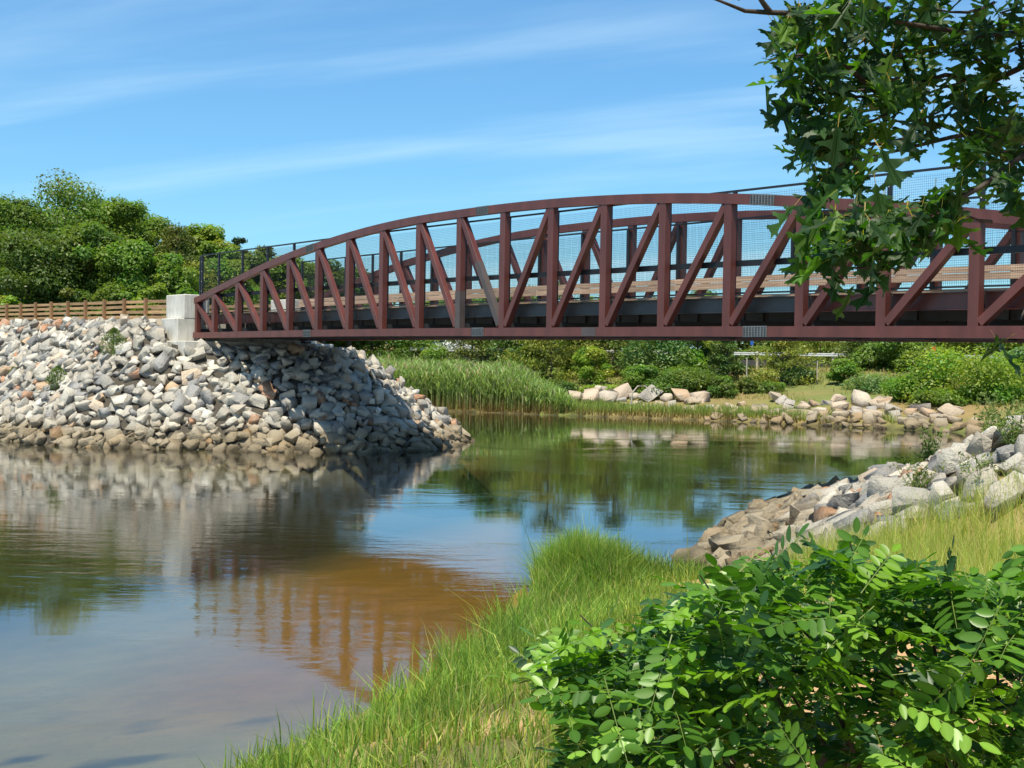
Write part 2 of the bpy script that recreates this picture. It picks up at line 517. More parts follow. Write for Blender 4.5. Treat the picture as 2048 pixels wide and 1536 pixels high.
def height(x, y):
    x, y = np.asarray(x, float), np.asarray(y, float)
    sn = poly_sd(x, y, NEAR)
    # near and right bank
    land = np.clip(rbf(x, y), 0.02, 6.5)
    near = np.where(sn > 0, np.minimum(land, 0.06 + sn * 1.1), np.where(sn > -7, 0.05 + sn * 0.115, -0.755 + (sn + 7) * 0.16))
    near = np.where((sn < 0) & (x > 0.4) & (y > 20.2), np.minimum(near, sn * 0.6), near)
    sf = poly_sd(x, y, FAR)
    reed = np.clip((3.0 - x) / 5.0, 0, 1)
    prof_r = np.interp(sf, [0, 0.6, 14, 24, 30, 60, 300], [0.02, 0.25, 0.6, 2.6, 3.6, 5.0, 9.0])
    prof_s = np.interp(sf, [0, 0.5, 2.6, 5.0, 11, 20, 27, 34, 60, 300], [0.02, 0.3, 0.55, 1.25, 2.1, 3.2, 3.75, 4.1, 5.0, 9.0])
    far = np.where(sf > 0, prof_r * reed + prof_s * (1 - reed), sf * 0.3)
    e = emb(x, y)
    z = np.maximum(np.maximum(near, far), np.where(e > -2.2, e, -9))
    z = np.maximum(z, -1.9)
    inland = np.clip(np.maximum(sn, sf) / 4, 0, 1)
    z = z + inland * (0.10 * noise2(x, y, 2.3, 3) + 0.05 * noise2(x, y, 0.8, 4)) * np.clip(np.abs(e) + 1, 0, 1)
    return z


def axis(stops):
    out = []
    for a, b, st in stops:
        out += list(np.arange(a, b - 1e-6, st))
    return np.array(out + [stops[-1][1]])


gx = axis([(-1500, -300, 150), (-300, -60, 15), (-60, -26, 2), (-26, -9, 0.6), (-9, 4, 0.16), (4, 14, 0.4), (14, 40, 1.0), (40, 120, 8), (120, 300, 30), (300, 1500, 200)])
gy = axis([(-300, -20, 35), (-20, 4, 2.0), (4, 9, 0.3), (9, 20, 0.13), (20, 24, 0.25), (24, 40, 0.5), (40, 100, 0.7), (100, 140, 2), (140, 420, 20), (420, 2400, 330)])
GX, GY = np.meshgrid(gx, gy)
GZ = height(GX, GY)
X, Y, Z = GX.ravel(), GY.ravel(), GZ.ravel()
sn, sf, ee = poly_sd(X, Y, NEAR), poly_sd(X, Y, FAR), emb(X, Y)
gcol = np.empty((len(X), 3))
gcol[:] = (0.16, 0.13, 0.07)
sand, gravel, straw, dim_bed, turf = (0.42, 0.27, 0.14), (0.30, 0.27, 0.23), (0.27, 0.22, 0.09), (0.035, 0.034, 0.018), (0.13, 0.15, 0.045)


def paint(mask, col):
    mk = np.clip(mask, 0, 1)[:, None]
    gcol[:] = gcol * (1 - mk) + np.array(col) * mk


paint((sn > 0) * 1.0, sand)
paint((sn > 0) * (X < 1.5) * np.clip(.75 + .6 * noise2(X, Y, 1.1, 51), 0, 1), (0.12, 0.115, 0.045))
paint((sn > 0) * (X > 3) * (Y > 13) * 1.0, straw)
paint((sn > 0) * (X > 4.2) * (Y > 20.5) * 1.0, (0.09, 0.08, 0.06))
paint((sf > 0) * 1.0, (0.21, 0.155, 0.07))
paint((sf > 0) * np.clip(0.55 + noise2(X, Y, 4, 11), 0, 1), turf)
paint((sf > 0) * (X < 2) * (sf < 20) * 1.0, (0.10, 0.085, 0.035))
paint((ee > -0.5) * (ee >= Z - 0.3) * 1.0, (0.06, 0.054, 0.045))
paint((ee > 4.9) * (dn(X, Y)[0] < -2) * 1.0, (0.24, 0.21, 0.17))
# river bed: pale brown sand by the near shore, darkened with depth for light lost in the water, eelgrass patches
wet = (Z < 0.04) * (ee < 0.1)
paint(wet * 1.0, (0.170, 0.155, 0.100))
paint(wet * np.clip((X + 5.5) / 2.5, 0, 1) * np.clip((Y - 12.0) / 3.0, 0, 1), (0.200, 0.118, 0.030))
paint(wet * np.clip((-Z - 0.62) / 0.75, 0, 1), dim_bed)
paint(wet * np.clip((X + 0.2) / .8, 0, 1) * np.clip((Y - 20.4) / 1.0, 0, 1), dim_bed)
paint(wet * (sf > -6) * 1.0, dim_bed)
alg = np.clip((noise2(X, Y, 0.42, 21) + 0.35 * noise2(X, Y, 1.6, 22) + .25 * noise2(X, Y, .2, 23) - 0.34) * 2.2, 0, 1)
paint(wet * alg * (Z < -0.08) * np.clip((15.0 - Y) / 2.5, 0, 1) * 0.85, (0.030, 0.036, 0.032))
ny, nx = GX.shape
idx = np.arange(ny * nx).reshape(ny, nx)
quads = np.stack([idx[:-1, :-1], idx[:-1, 1:], idx[1:, 1:], idx[1:, :-1]], -1).reshape(-1, 4)
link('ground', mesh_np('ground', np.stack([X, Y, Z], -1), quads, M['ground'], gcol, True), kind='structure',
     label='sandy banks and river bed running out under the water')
wv = np.array([(-1500, -300, 0), (1500, -300, 0), (1500, 2400, 0), (-1500, 2400, 0)], float)
link('water', mesh_np('water', wv, np.array([[0, 1, 2, 3]]), M['water']), kind='structure', label='calm tidal creek water with mirror reflections')


def hz(x, y):
    return float(height(np.array([x]), np.array([y]))[0])


# ------------------------------------------------------------------ footbridge
L_ = [0.0, 1.81, 4.04, 6.26, 8.45, 10.68, 12.90, 15.15, 17.42, 19.73, 22.01, 24.29, 26.58, 28.87, 31.17, 33.46, 35.74, 38.02, 40.25, 42.35, 44.05]
ZC = [4.529, 4.531, 4.534, 4.537, 4.539, 4.541, 4.536, 4.530, 4.523, 4.512, 4.494, 4.476, 4.461, 4.447, 4.429, 4.406, 4.383, 4.359, 4.335, 4.31, 4.285]
HT = [1.489, 1.840, 2.240, 2.625, 2.950, 3.205, 3.425, 3.585, 3.675, 3.700, 3.706, 3.669, 3.581, 3.441, 3.250, 3.000, 2.715, 2.397, 2.03, 1.66, 1.33]
HF = 3.30
WID = 5.18
NP = 21
LZ = 3.0
bridge = empty('footbridge', (P0[0], P0[1], LZ + DZ), PHI, label='long red brown steel truss footbridge with arched top chords over the creek', cat='footbridge')


def zc(l):
    return float(np.interp(l, L_, ZC)) - LZ


def smooth_top(l):
    """smooth curve through the panel points"""
    k = min(max(np.searchsorted(L_, l) - 1, 0), NP - 2)
    i0, i1, i2, i3 = max(k - 1, 0), k, k + 1, min(k + 2, NP - 1)
    za, zb_ = ZC[i1] + HT[i1], ZC[i2] + HT[i2]
    h_ = L_[i2] - L_[i1]
    ma = (ZC[i2] + HT[i2] - ZC[i0] - HT[i0]) / (L_[i2] - L_[i0])
    mb = (ZC[i3] + HT[i3] - ZC[i1] - HT[i1]) / (L_[i3] - L_[i1])
    t = (l - L_[i1]) / h_
    return (2 * t ** 3 - 3 * t * t + 1) * za + (t ** 3 - 2 * t * t + t) * h_ * ma + (-2 * t ** 3 + 3 * t * t) * zb_ + (t ** 3 - t * t) * h_ * mb - LZ


CH = 0.25     # chord size
DEP = 0.20    # depth of the truss members across the bridge
BV = 0.008


def sweep(pts, y0, y1, hgt):
    """box tube whose TOP edge follows pts (x, z)"""
    mb = MB()
    n = len(pts)
    for i, (x, z) in enumerate(pts):
        a, c_ = pts[max(i - 1, 0)], pts[min(i + 1, n - 1)]
        sl = math.atan2(c_[1] - a[1], c_[0] - a[0])
        ox, oz = math.sin(sl) * hgt, -math.cos(sl) * hgt
        if i in (0, n - 1):
            ox = 0
        mb.v += [(x, y0, z), (x, y1, z), (x + ox, y1, z + oz), (x + ox, y0, z + oz)]
    for i in range(n - 1):
        for j in range(4):
            k = (j + 1) % 4
            mb.f.append((i * 4 + j, i * 4 + k, i * 4 + 4 + k, i * 4 + 4 + j))
    mb.f.append((3, 2, 1, 0))
    mb.f.append(tuple((n - 1) * 4 + j for j in range(4)))
    return mb


def truss(yf):
    """one truss; yf is the y of its front face"""
    y0, y1 = yf, yf + DEP
    ls = []
    for k in range(NP - 1):
        ls += list(np.linspace(L_[k], L_[k + 1], 5)[:-1])
    ls.append(L_[-1])
    ls[0] -= 0.08
    ls[-1] += 0.08
    sweep([(l, smooth_top(min(max(l, 0), L_[-1]))) for l in ls], y0 - 0.012, y1 + 0.012, CH).build('top_chord', M['steel_red'], bridge)
    sweep([(l, zc(l)) for l in [L_[0] - 0.14] + L_[1:-1] + [L_[-1] + 0.14]], y0 - 0.010, y1 + 0.010, CH).build('bottom_chord', M['steel_red'], bridge)
    for k in range(NP):
        x = L_[k] + (0.105 if k == 0 else -0.105 if k == NP - 1 else 0)
        zt = smooth_top(L_[k]) - CH * 0.9
        w = 0.125 if k not in (0, NP - 1) else 0.10
        mb = MB().box(x - w, x + w, y0, y1, zc(L_[k]) - 0.03, zt)
        o = mb.build('post', M['steel_red'], bridge, BV)
        if yf < 1 and k == 9:       # lower half primed grey
            zm = zc(L_[k]) + 1.15
            MB().box(x - w - .004, x + w + .004, y0 - .004, y1 + .004, zc(L_[k]) + 0.002, zm).build('primer_patch', M['steel_grey'], o, label='lower half left in grey primer')
    for k in range(NP - 1):
        if k < 10:     # falls to the right
            a = (L_[k] + 0.12, smooth_top(L_[k]) - CH - 0.03)
            c_ = (L_[k + 1] - 0.14, zc(L_[k + 1]) + 0.06)
        else:          # rises to the right
            a = (L_[k] + 0.14, zc(L_[k]) + 0.06)
            c_ = (L_[k + 1] - 0.12, smooth_top(L_[k + 1]) - CH - 0.03)
        ym = (y0 + y1) / 2
        o = MB().bar((a[0], ym, a[1]), (c_[0], ym, c_[1]), DEP - 0.012, 0.19, (0, 1, 0)).build('diagonal', M['steel_red'], bridge, BV) if False else \
            MB().bar((a[0], ym, a[1]), (c_[0], ym, c_[1]), 0.19, DEP - 0.012, (0, 1, 0)).build('diagonal', M['steel_red'], bridge, BV)
        if yf < 1 and k == 9:
            f0 = 0.42
            p = (a[0] + (c_[0] - a[0]) * f0, ym, a[1] + (c_[1] - a[1]) * f0)
            MB().bar(p, (c_[0] - .01, ym, c_[1] + .04), 0.198, DEP - 0.004, (0, 1, 0)).build('primer_patch', M['steel_grey'], o, label='grey primer on the lower end of the brace')
    # bolted splice plates
    if yf < 1:
        for l, wd in ((10.2, 0.55), (21.0, 0.62), (32.3, 0.75)):
            for top in (True, False):
                ll = l if top else l - 0.15
                zt = smooth_top(ll) if top else zc(ll)
                sl = (smooth_top(ll + .2) - smooth_top(ll - .2)) / .4 if top else 0
                A = (ll - wd / 2, y0 - 0.020, zt - CH / 2 - sl * wd / 2)
                B = (ll + wd / 2, y0 - 0.020, zt - CH / 2 + sl * wd / 2)
                pl = MB().bar(A, B, 0.018, CH + 0.012).build('splice_plate', M['steel_light'], bridge, label='grey bolted splice plate')
                bb = MB()
                for r_ in range(4):
                    for c in range(8):
                        t = (c + 0.5) / 8
                        if c in (3, 4) and False:
                            continue
                        px = A[0] + (B[0] - A[0]) * t
                        pz = A[2] + (B[2] - A[2]) * t - 0.085 + r_ * 0.057
                        bb.box(px - .016, px + .016, y0 - .052, y0 - .0295, pz - .016, pz + .016)
                bb.build('bolts', M['bolt'], pl, kind='stuff')
        MB().box(25.75, 26.35, y0 - .014, y0 + .1, zc(26) - CH + 0.004, zc(26) - 0.004).build('primer_patch', M['steel_grey'], bridge, label='square of grey primer on the bottom chord')


truss(0.0)
truss(WID - 0.02)

# floor: beams, deck, fascia, wind bracing
for k in range(NP):
    x = L_[k]
    z = zc(x)
    mb = MB().box(x - 0.09, x + 0.09, DEP + 0.02, WID - 0.03, z - 0.20, z + 0.16)
    mb.box(x - 0.03, x + 0.03, 0.62, 0.70, z + 0.165, z + 0.40)
    mb.box(x - 0.03, x + 0.03, WID - 0.6, WID - 0.52, z + 0.165, z + 0.40)
    mb.build('floor_beam', M['steel_under'], bridge)
for k in range(NP - 1):
    a, b_ = L_[k], L_[k + 1]
    reddish = k < 4 or k > 14
    for y_, nm in ((0.42, 'fascia'), (WID - 0.40, 'fascia')):
        za, zb_ = zc(a), zc(b_)
        mb = MB()
        sgn = 1 if y_ < 2 else -1
        def seg(y0, y1, lo, hi):
            mb.hexa([(a + .012, y0, za + lo), (b_ - .012, y0, zb_ + lo), (b_ - .012, y1, zb_ + lo), (a + .012, y1, za + lo),
                     (a + .012, y0, za + hi), (b_ - .012, y0, zb_ + hi), (b_ - .012, y1, zb_ + hi), (a + .012, y1, za + hi)])
        seg(y_ - 0.006, y_ + 0.006, 0.345, 0.715)
        seg(min(y_ - sgn * .10, y_ - sgn * .0062), max(y_ - sgn * .10, y_ - sgn * .0062), 0.701, 0.715)
        seg(min(y_ - sgn * .07, y_ - sgn * .0062), max(y_ - sgn * .07, y_ - sgn * .0062), 0.345, 0.357)
        mb.build(nm, M['steel_red'] if reddish else M['fascia'], bridge, label='dull red fascia channel' if reddish else 'dark grey fascia channel')
    x0, x1 = a, b_
    n_pl = 12
    for j in range(1):
        MB().hexa([(a, 0.44, zc(a) + .675), (b_ - .01, 0.44, zc(b_) + .675), (b_ - .01, WID - .42, zc(b_) + .675), (a, WID - .42, zc(a) + .675),
                   (a, 0.44, zc(a) + .735), (b_ - .01, 0.44, zc(b_) + .735), (b_ - .01, WID - .42, zc(b_) + .735), (a, WID - .42, zc(a) + .735)]).build('deck_panel', M['deck'], bridge)
    MB().bar((a + .1, 0.3, zc(a) - .16), (b_ - .1, WID - .2, zc(b_) - .16), 0.07, 0.07).build('wind_brace', M['steel_grey'], bridge)
    for y_ in (1.5, 2.6, 3.7):
        MB().bar((a + .1, y_, zc(a) + .30), (b_ - .1, y_, zc(b_) + .30), 0.08, 0.28).build('stringer', M['steel_under'], bridge)


# mesh fence, rails and toe planks on each side
def wire_panel(a, b_, y, z0a, z0b, z1a, z1b, pitch=0.051, r=0.0022):
    vs_, fs_ = [], []
    def rod(p, q):
        i = len(vs_)
        d = (np.array(q) - p)
        side = np.array([d[2], 0, -d[0]]) / np.linalg.norm(d) * r
        dep = np.array([0, r * 1.6, 0])
        for c in (p, q):
            c = np.array(c)
            vs_.extend([c - side, c + side, c + dep])
        fs_.extend([(i, i + 1, i + 4, i + 3), (i + 1, i + 2, i + 5, i + 4), (i + 2, i, i + 3, i + 5)])
    n = int((b_ - a) / pitch)
    for j in range(1, n):
        t = j / n
        x = a + (b_ - a) * t
        rod((x, y, z0a + (z0b - z0a) * t), (x, y, z1a + (z1b - z1a) * t))
    m_ = int((z1a - z0a) / pitch)
    for j in range(1, m_):
        t = j / m_
        rod((a, y + .005, z0a + (z1a - z0a) * t), (b_, y + .005, z0b + (z1b - z0b) * t))
    return mesh_np('mesh_panel', np.array(vs_), np.array(fs_), M['wire'])


for side, yF in (('near', 0.262), ('back', WID - 0.085)):
    posts_x = []
    for k in range(NP):
        x = L_[k] + (0.16 if k == 0 else 0)
        posts_x.append(x)
        z = zc(x)
        fp = MB().box(x - 0.045, x + 0.045, yF - .04, yF + .04, z + 0.74, z + HF).build('fence_post', M['steel_black'], bridge)
        if side == 'near':
            bb = MB()
            for j in range(6):
                zz_ = z + 0.95 + j * 0.42
                bb.box(x - .012, x + .012, yF - .052, yF - .041, zz_ - .012, zz_ + .012)
            bb.build('bolts', M['bolt_bright'], fp, kind='stuff')
    if side == 'near':
        MB().box(-0.06, 0.02, yF - .04, yF + .04, zc(0) + .74, zc(0) + HF).build('fence_post', M['steel_black'], bridge)
    for k in range(NP - 1):
        a, b_ = posts_x[k] + .046, posts_x[k + 1] - .046
        link('mesh_panel', wire_panel(a, b_, yF - 0.01, zc(a) + .86, zc(b_) + .86, zc(a) + HF - .06, zc(b_) + HF - .06), bridge)
        def rail(name, mat, y, lo, hi, th, x0=a, x1=b_, **kw):
            MB().hexa([(x0, y - th / 2, zc(x0) + lo), (x1, y - th / 2, zc(x1) + lo), (x1, y + th / 2, zc(x1) + lo), (x0, y + th / 2, zc(x0) + lo),
                       (x0, y - th / 2, zc(x0) + hi), (x1, y - th / 2, zc(x1) + hi), (x1, y + th / 2, zc(x1) + hi), (x0, y + th / 2, zc(x0) + hi)]).build(name, mat, bridge, **kw)
        xx0, xx1 = posts_x[k] - .044, posts_x[k + 1] - .0465
        if k == NP - 2:
            xx1 += .09
        rail('top_rail', M['steel_black'], yF, HF + 0.002, HF + .05, .07, xx0, xx1)
        rail('bottom_rail', M['steel_black'], yF, .80, .84, .04)
        if side == 'near':
            rail('mid_rail', M['steel_black'], yF + .02, 1.47, 1.62, .05)
            rail('toe_plank', M['wood_rail'], yF + .25, .742, .79, .05, posts_x[k], posts_x[k + 1] - .004)
        else:
            rail('wood_rail', M['wood_rail'], yF - .12, 1.47, 1.625, .05, posts_x[k], posts_x[k + 1] - .006)
            rail('wood_rail', M['wood_rail'], yF - .12, 1.28, 1.455, .05, posts_x[k], posts_x[k + 1] - .006)
            rail('toe_plank', M['wood_rail'], yF - .37, .742, .80, .05, posts_x[k], posts_x[k + 1] - .004)

# ------------------------------------------------------------------ abutments
def abutment(loc, rz, label):
    t = empty('concrete_abutment', loc, rz, label=label, cat='abutment')
    MB().box(-2.1, -0.16, -0.42, 0.75, 2.13 + .003, 3.17).build('end_block', M['concrete'], t, 0.025)
    MB().box(-2.1, -0.16, WID - 0.5, WID + 0.65, 2.13 + .003, 3.17).build('end_block', M['concrete'], t, 0.025)
    MB().box(-1.95, -0.17, -0.70, WID + 0.9, 1.15 + .003, 2.13).build('back_wall', M['concrete'], t, 0.025)
    MB().box(-1.65, 1.05, -0.92, WID + 1.1, -0.4, 1.15).build('bearing_seat', M['concrete'], t, 0.03)
    for y_ in (0.1, WID + 0.08):
        MB().box(0.12, 0.5, y_ - .16, y_ + .16, 1.153, 1.265).build('bearing_pad', M['steel_black'], t)
    return t


abutment((P0[0], P0[1], LZ + DZ), PHI, 'stepped pale concrete abutment block at the left end of the footbridge')
_rx, _ry = xy_of(L_[-1], WID)
abutment((_rx, _ry, LZ + DZ - 0.25), PHI + math.pi, 'pale concrete abutment behind the oak at the right end of the footbridge')

# ------------------------------------------------------------------ timber fence on the approach
def timber_fence(n_off, label, count=13):
    x, y = xy_of(-2.25, n_off)
    t = empty('timber_fence', (x, y, 5.1 + DZ), PHI, label=label, cat='fence', group='timber fences along the approach path')
    pitch = 2.62
    zs = [5.10 + 0.011 * pitch * i + 0.04 * i ** 0.5 * 0.5 for i in range(count)]
    pm = MB().box(-.075, .075, -.07, .07, -0.45, 0.99).mesh('post', M['wood_post'], 0.01)
    for i in range(count):
        o = link('post', pm, t)
        o.location = (-i * pitch, 0, zs[i] - 5.1)
    for i in range(count - 1):
        for j, hh in enumerate((0.12, 0.36, 0.60, 0.84)):
            jit = random.uniform(-.012, .012)
            a = (-i * pitch - .002, 0.095 if n_off < 2 else -0.095, zs[i] - 5.1 + hh + jit)
            c_ = (-(i + 1) * pitch + .002, 0.095 if n_off < 2 else -0.095, zs[i + 1] - 5.1 + hh + random.uniform(-.012, .012))
            MB().bar(a, c_, 0.04, 0.135).build('rail', M['wood_fence'], t)
    return t


timber_fence(-0.25, 'near tan timber rail fence on top of the stone slope, running left from the abutment')
timber_fence(WID + 0.3, 'short back timber rail fence seen through the left end of the truss', 7)
link('path', MB().hexa([(xy_of(-45, 0.3)[0], xy_of(-45, 0.3)[1], 5.56 + DZ), (xy_of(-2.2, 0.3)[0], xy_of(-2.2, 0.3)[1], 5.14 + DZ),
                        (xy_of(-2.2, WID - .2)[0], xy_of(-2.2, WID - .2)[1], 5.14 + DZ), (xy_of(-45, WID - .2)[0], xy_of(-45, WID - .2)[1], 5.56 + DZ),
                        (xy_of(-45, 0.3)[0], xy_of(-45, 0.3)[1], 5.62 + DZ), (xy_of(-2.2, 0.3)[0], xy_of(-2.2, 0.3)[1], 5.20 + DZ),
                        (xy_of(-2.2, WID - .2)[0], xy_of(-2.2, WID - .2)[1], 5.20 + DZ), (xy_of(-45, WID - .2)[0], xy_of(-45, WID - .2)[1], 5.62 + DZ)]).mesh('path', M['asphalt']), kind='structure')

# ------------------------------------------------------------------ stones
STONE_TINTS = [(0.31, 0.30, 0.265), (0.38, 0.36, 0.305), (0.46, 0.43, 0.36), (0.53, 0.495, 0.415), (0.25, 0.25, 0.245), (0.46, 0.41, 0.33),
               (0.50, 0.39, 0.28), (0.42, 0.28, 0.165), (0.37, 0.34, 0.29), (0.62, 0.59, 0.52), (0.19, 0.19, 0.19), (0.37, 0.18, 0.09)]
TW = [10, 12, 10, 6, 8, 10, 5, 1.8, 9, 2.5, 4, 0.7]


def stone_geo(rs, flat=1.0, round_=0.0):
    """broken quarry stone: a lump cut by random planes"""
    bm = bmesh.new()
    bmesh.ops.create_cube(bm, size=1.0)
    ax = Vector((1.0, rs.uniform(.58, .95), rs.uniform(.36, .66) * flat))
    sh = rs.uniform(-.28, .28), rs.uniform(-.28, .28), rs.uniform(-.22, .22)
    for v in bm.verts:
        c = Vector((v.co.x + sh[0] * v.co.y, v.co.y + sh[1] * v.co.z, v.co.z + sh[2] * v.co.x))
        c *= rs.uniform(.86, 1.1)
        v.co = c
    for _ in range(rs.randint(3, 6)):
        n = Vector((rs.gauss(0, 1), rs.gauss(0, 1), rs.gauss(0, 1))).normalized()
        g = list(bm.verts) + list(bm.edges) + list(bm.faces)
        r = bmesh.ops.bisect_plane(bm, geom=g, plane_co=n * rs.uniform(.36, .60), plane_no=n, clear_outer=True)
        ed = [e for e in r['geom_cut'] if isinstance(e, bmesh.types.BMEdge)]
        if ed:
            bmesh.ops.contextual_create(bm, geom=ed)
    r = bmesh.ops.convex_hull(bm, input=list(bm.verts))
    bmesh.ops.delete(bm, geom=[q for q in r['geom_interior'] + r['geom_unused'] if isinstance(q, bmesh.types.BMVert) and q.is_valid], context='VERTS')
    bmesh.ops.dissolve_limit(bm, angle_limit=0.09, verts=bm.verts, edges=bm.edges)
    for v in bm.verts:
        v.co = Vector((v.co.x * ax.x, v.co.y * ax.y, v.co.z * ax.z)) + Vector((rs.gauss(0, 1), rs.gauss(0, 1), rs.gauss(0, 1))) * .026
    bmesh.ops.bevel(bm, geom=list(bm.edges), offset=0.004 + round_, segments=1, affect='EDGES', clamp_overlap=True)
    bmesh.ops.triangulate(bm, faces=bm.faces)
    bm.verts.ensure_lookup_table()
    v = np.array([q.co[:] for q in bm.verts])
    f = np.array([[q.index for q in t.verts] for t in bm.faces])
    bm.free()
    m_ = v.max(0) - v.min(0)
    return v / m_.max(), f


_rs = random.Random(5)
GEOS = [stone_geo(_rs) for _ in range(26)]
PROTO = []
for i in range(60):
    v, f = GEOS[i % len(GEOS)]
    t_ = np.array(_rs.choices(STONE_TINTS, TW)[0]) * _rs.uniform(.84, 1.24)
    PROTO.append((v, f, t_, mesh_np('stone', v, f, M['stone'], np.tile(t_, (len(v), 1)))))


def rand_rot(tilt, nrm):
    q = Vector((0, 0, 1)).rotation_difference(Vector(nrm))
    r = Matrix.Rotation(random.uniform(0, 6.283), 3, 'Z')
    ax = Vector((random.uniform(-1, 1), random.uniform(-1, 1), 0.01)).normalized()
    return q.to_matrix() @ Matrix.Rotation(random.gauss(0, tilt), 3, ax) @ r


def lay_stones(parent, spots, keep=300, stuff_name='small_stones'):
    """spots: (x, y, z, size, matrix). The largest in view become single stones, the rest one mesh."""
    order = sorted(range(len(spots)), key=lambda i: -px_size(spots[i], spots[i][3]) * spots[i][5])
    V, F, T, off = [], [], [], 0
    for rank, i in enumerate(order):
        x, y, z, s, R, _v = spots[i]
        v, f, t_, me = PROTO[random.randrange(len(PROTO))]
        if rank < keep:
            o = link('stone', me, parent)
            o.matrix_local = Matrix.Translation((x, y, z)) @ R.to_4x4() @ Matrix.Scale(s, 4)
        else:
            V.append((v * s) @ np.array(R).T + (x, y, z))
            F.append(f + off)
            T.append(np.tile(t_ * random.uniform(.9, 1.1), (len(v), 1)))
            off += len(v)
    if V:
        link(stuff_name, mesh_np(stuff_name, np.concatenate(V), np.concatenate(F), M['stone'], np.concatenate(T)), parent, kind='stuff')


def surf_normal(x, y, e=0.25):
    hx = (height(x + e, y) - height(x - e, y)) / (2 * e)
    hy = (height(x, y + e) - height(x, y - e)) / (2 * e)
    n = np.stack([-hx, -hy, np.ones_like(hx)], -1)
    return n / np.linalg.norm(n, axis=-1, keepdims=True)


def scatter(x0, x1, y0, y1, n, ok, rmin, jitter=None):
    """dart throwing with a grid; ok(x, y) -> bool array"""
    xs, ys = RNG.uniform(x0, x1, n), RNG.uniform(y0, y1, n)
    keep = ok(xs, ys)
    xs, ys = xs[keep], ys[keep]
    cell, out = {}, []
    for x, y in zip(xs, ys):
        r = rmin(x, y) if callable(rmin) else rmin
        gxi, gyi = int(x // 1.5), int(y // 1.5)
        good = True
        for a in (-1, 0, 1):
            for c in (-1, 0, 1):
                for (px, py, pr) in cell.get((gxi + a, gyi + c), ()):
                    if (px - x) ** 2 + (py - y) ** 2 < (0.5 * (r + pr)) ** 2:
                        good = False
                        break
                if not good:
                    break
            if not good:
                break
        if good:
            cell.setdefault((gxi, gyi), []).append((x, y, r))
            out.append((x, y, r))
    return np.array(out)


# left embankment
bank_l = empty('rock_embankment', (0, 0, 0), kind='structure', label='steep slope of pale angular quarry stones under the left end of the bridge')


def ok_left(x, y):
    d, n = dn(x, y)
    e = emb(x, y)
    return (e > -0.55) & (e < 5.06) & (d > -48) & ((n < -0.5) | (d > 1.0)) & ((n < 12.5)) & ~((d < 1.15) & (n > -1.0) & (n < 6.5))


pts = scatter(-52, 3, 44, 100, 120000, ok_left, lambda x, y: random.choice((0.22, 0.27, 0.32, 0.37, 0.42, 0.50)))
nrm = surf_normal(pts[:, 0], pts[:, 1])
hh = np.maximum(emb(pts[:, 0], pts[:, 1]), -1.0)
spots = []
for (x, y, r), n_, z in zip(pts, nrm, hh):
    s = r * random.uniform(1.45, 1.95)
    d, n = dn(x, y)
    vis = 1.0 if (n < 1 or d > 0) and -20.5 < x - (y - 53) * -0.386 + 0.0 - 0.0 + 0 and x > -0.39 * y else 0.2
    spots.append((x + n_[0] * .05, y + n_[1] * .05, z + s * random.uniform(.0, .16), s, rand_rot(0.45, n_), vis))
pts2 = scatter(-36, 3, 44, 84, 60000, ok_left, 0.62)
nrm2 = surf_normal(pts2[:, 0], pts2[:, 1])
for (x, y, r), n_ in zip(pts2, nrm2):
    z = float(emb(x, y))
    s = random.uniform(.34, .72)
    spots.append((x + n_[0] * .15, y + n_[1] * .15, z + .16 + s * .05, s, rand_rot(0.7, n_), 1.0 if x > -0.39 * y else 0.2))
lay_stones(bank_l, spots, 300)

# right bank
bank_r = empty('rock_bank', (0, 0, 0), kind='structure', label='pale quarry stone bank rising from the water on the right side')
RIGHT_ROCK = [(3.1, 23.2), (3.2, 24.2), (4.4, 27.6), (5.2, 29.5), (6.5, 33.0), (7.7, 35.7), (9.3, 37.5), (12.5, 39.0), (15, 36), (14, 29), (12.5, 25.5), (10.6, 20.0),
              (8.0, 17.8), (6.9, 18.4), (6.3, 20.0), (5.4, 19.6), (4.4, 19.6), (3.7, 21.0)]


RIGHT_ROCK = [(a * SCL, b * SCL) for a, b in RIGHT_ROCK]


def ok_right(x, y):
    return poly_sd(x, y, RIGHT_ROCK) > 0


pts = scatter(2, 16, 18, 40, 40000, ok_right, lambda x, y: random.choice((0.24, 0.28, 0.33, 0.38, 0.44)))
nrm = surf_normal(pts[:, 0], pts[:, 1], 0.5)
spots = []
for (x, y, r), n_ in zip(pts, nrm):
    z = max(hz(x, y), -0.25)
    s = r * random.uniform(1.4, 1.9)
    spots.append((x, y, z + s * random.uniform(.05, .16), s, rand_rot(0.45, n_), 1.0))
lay_stones(bank_r, spots, 300)

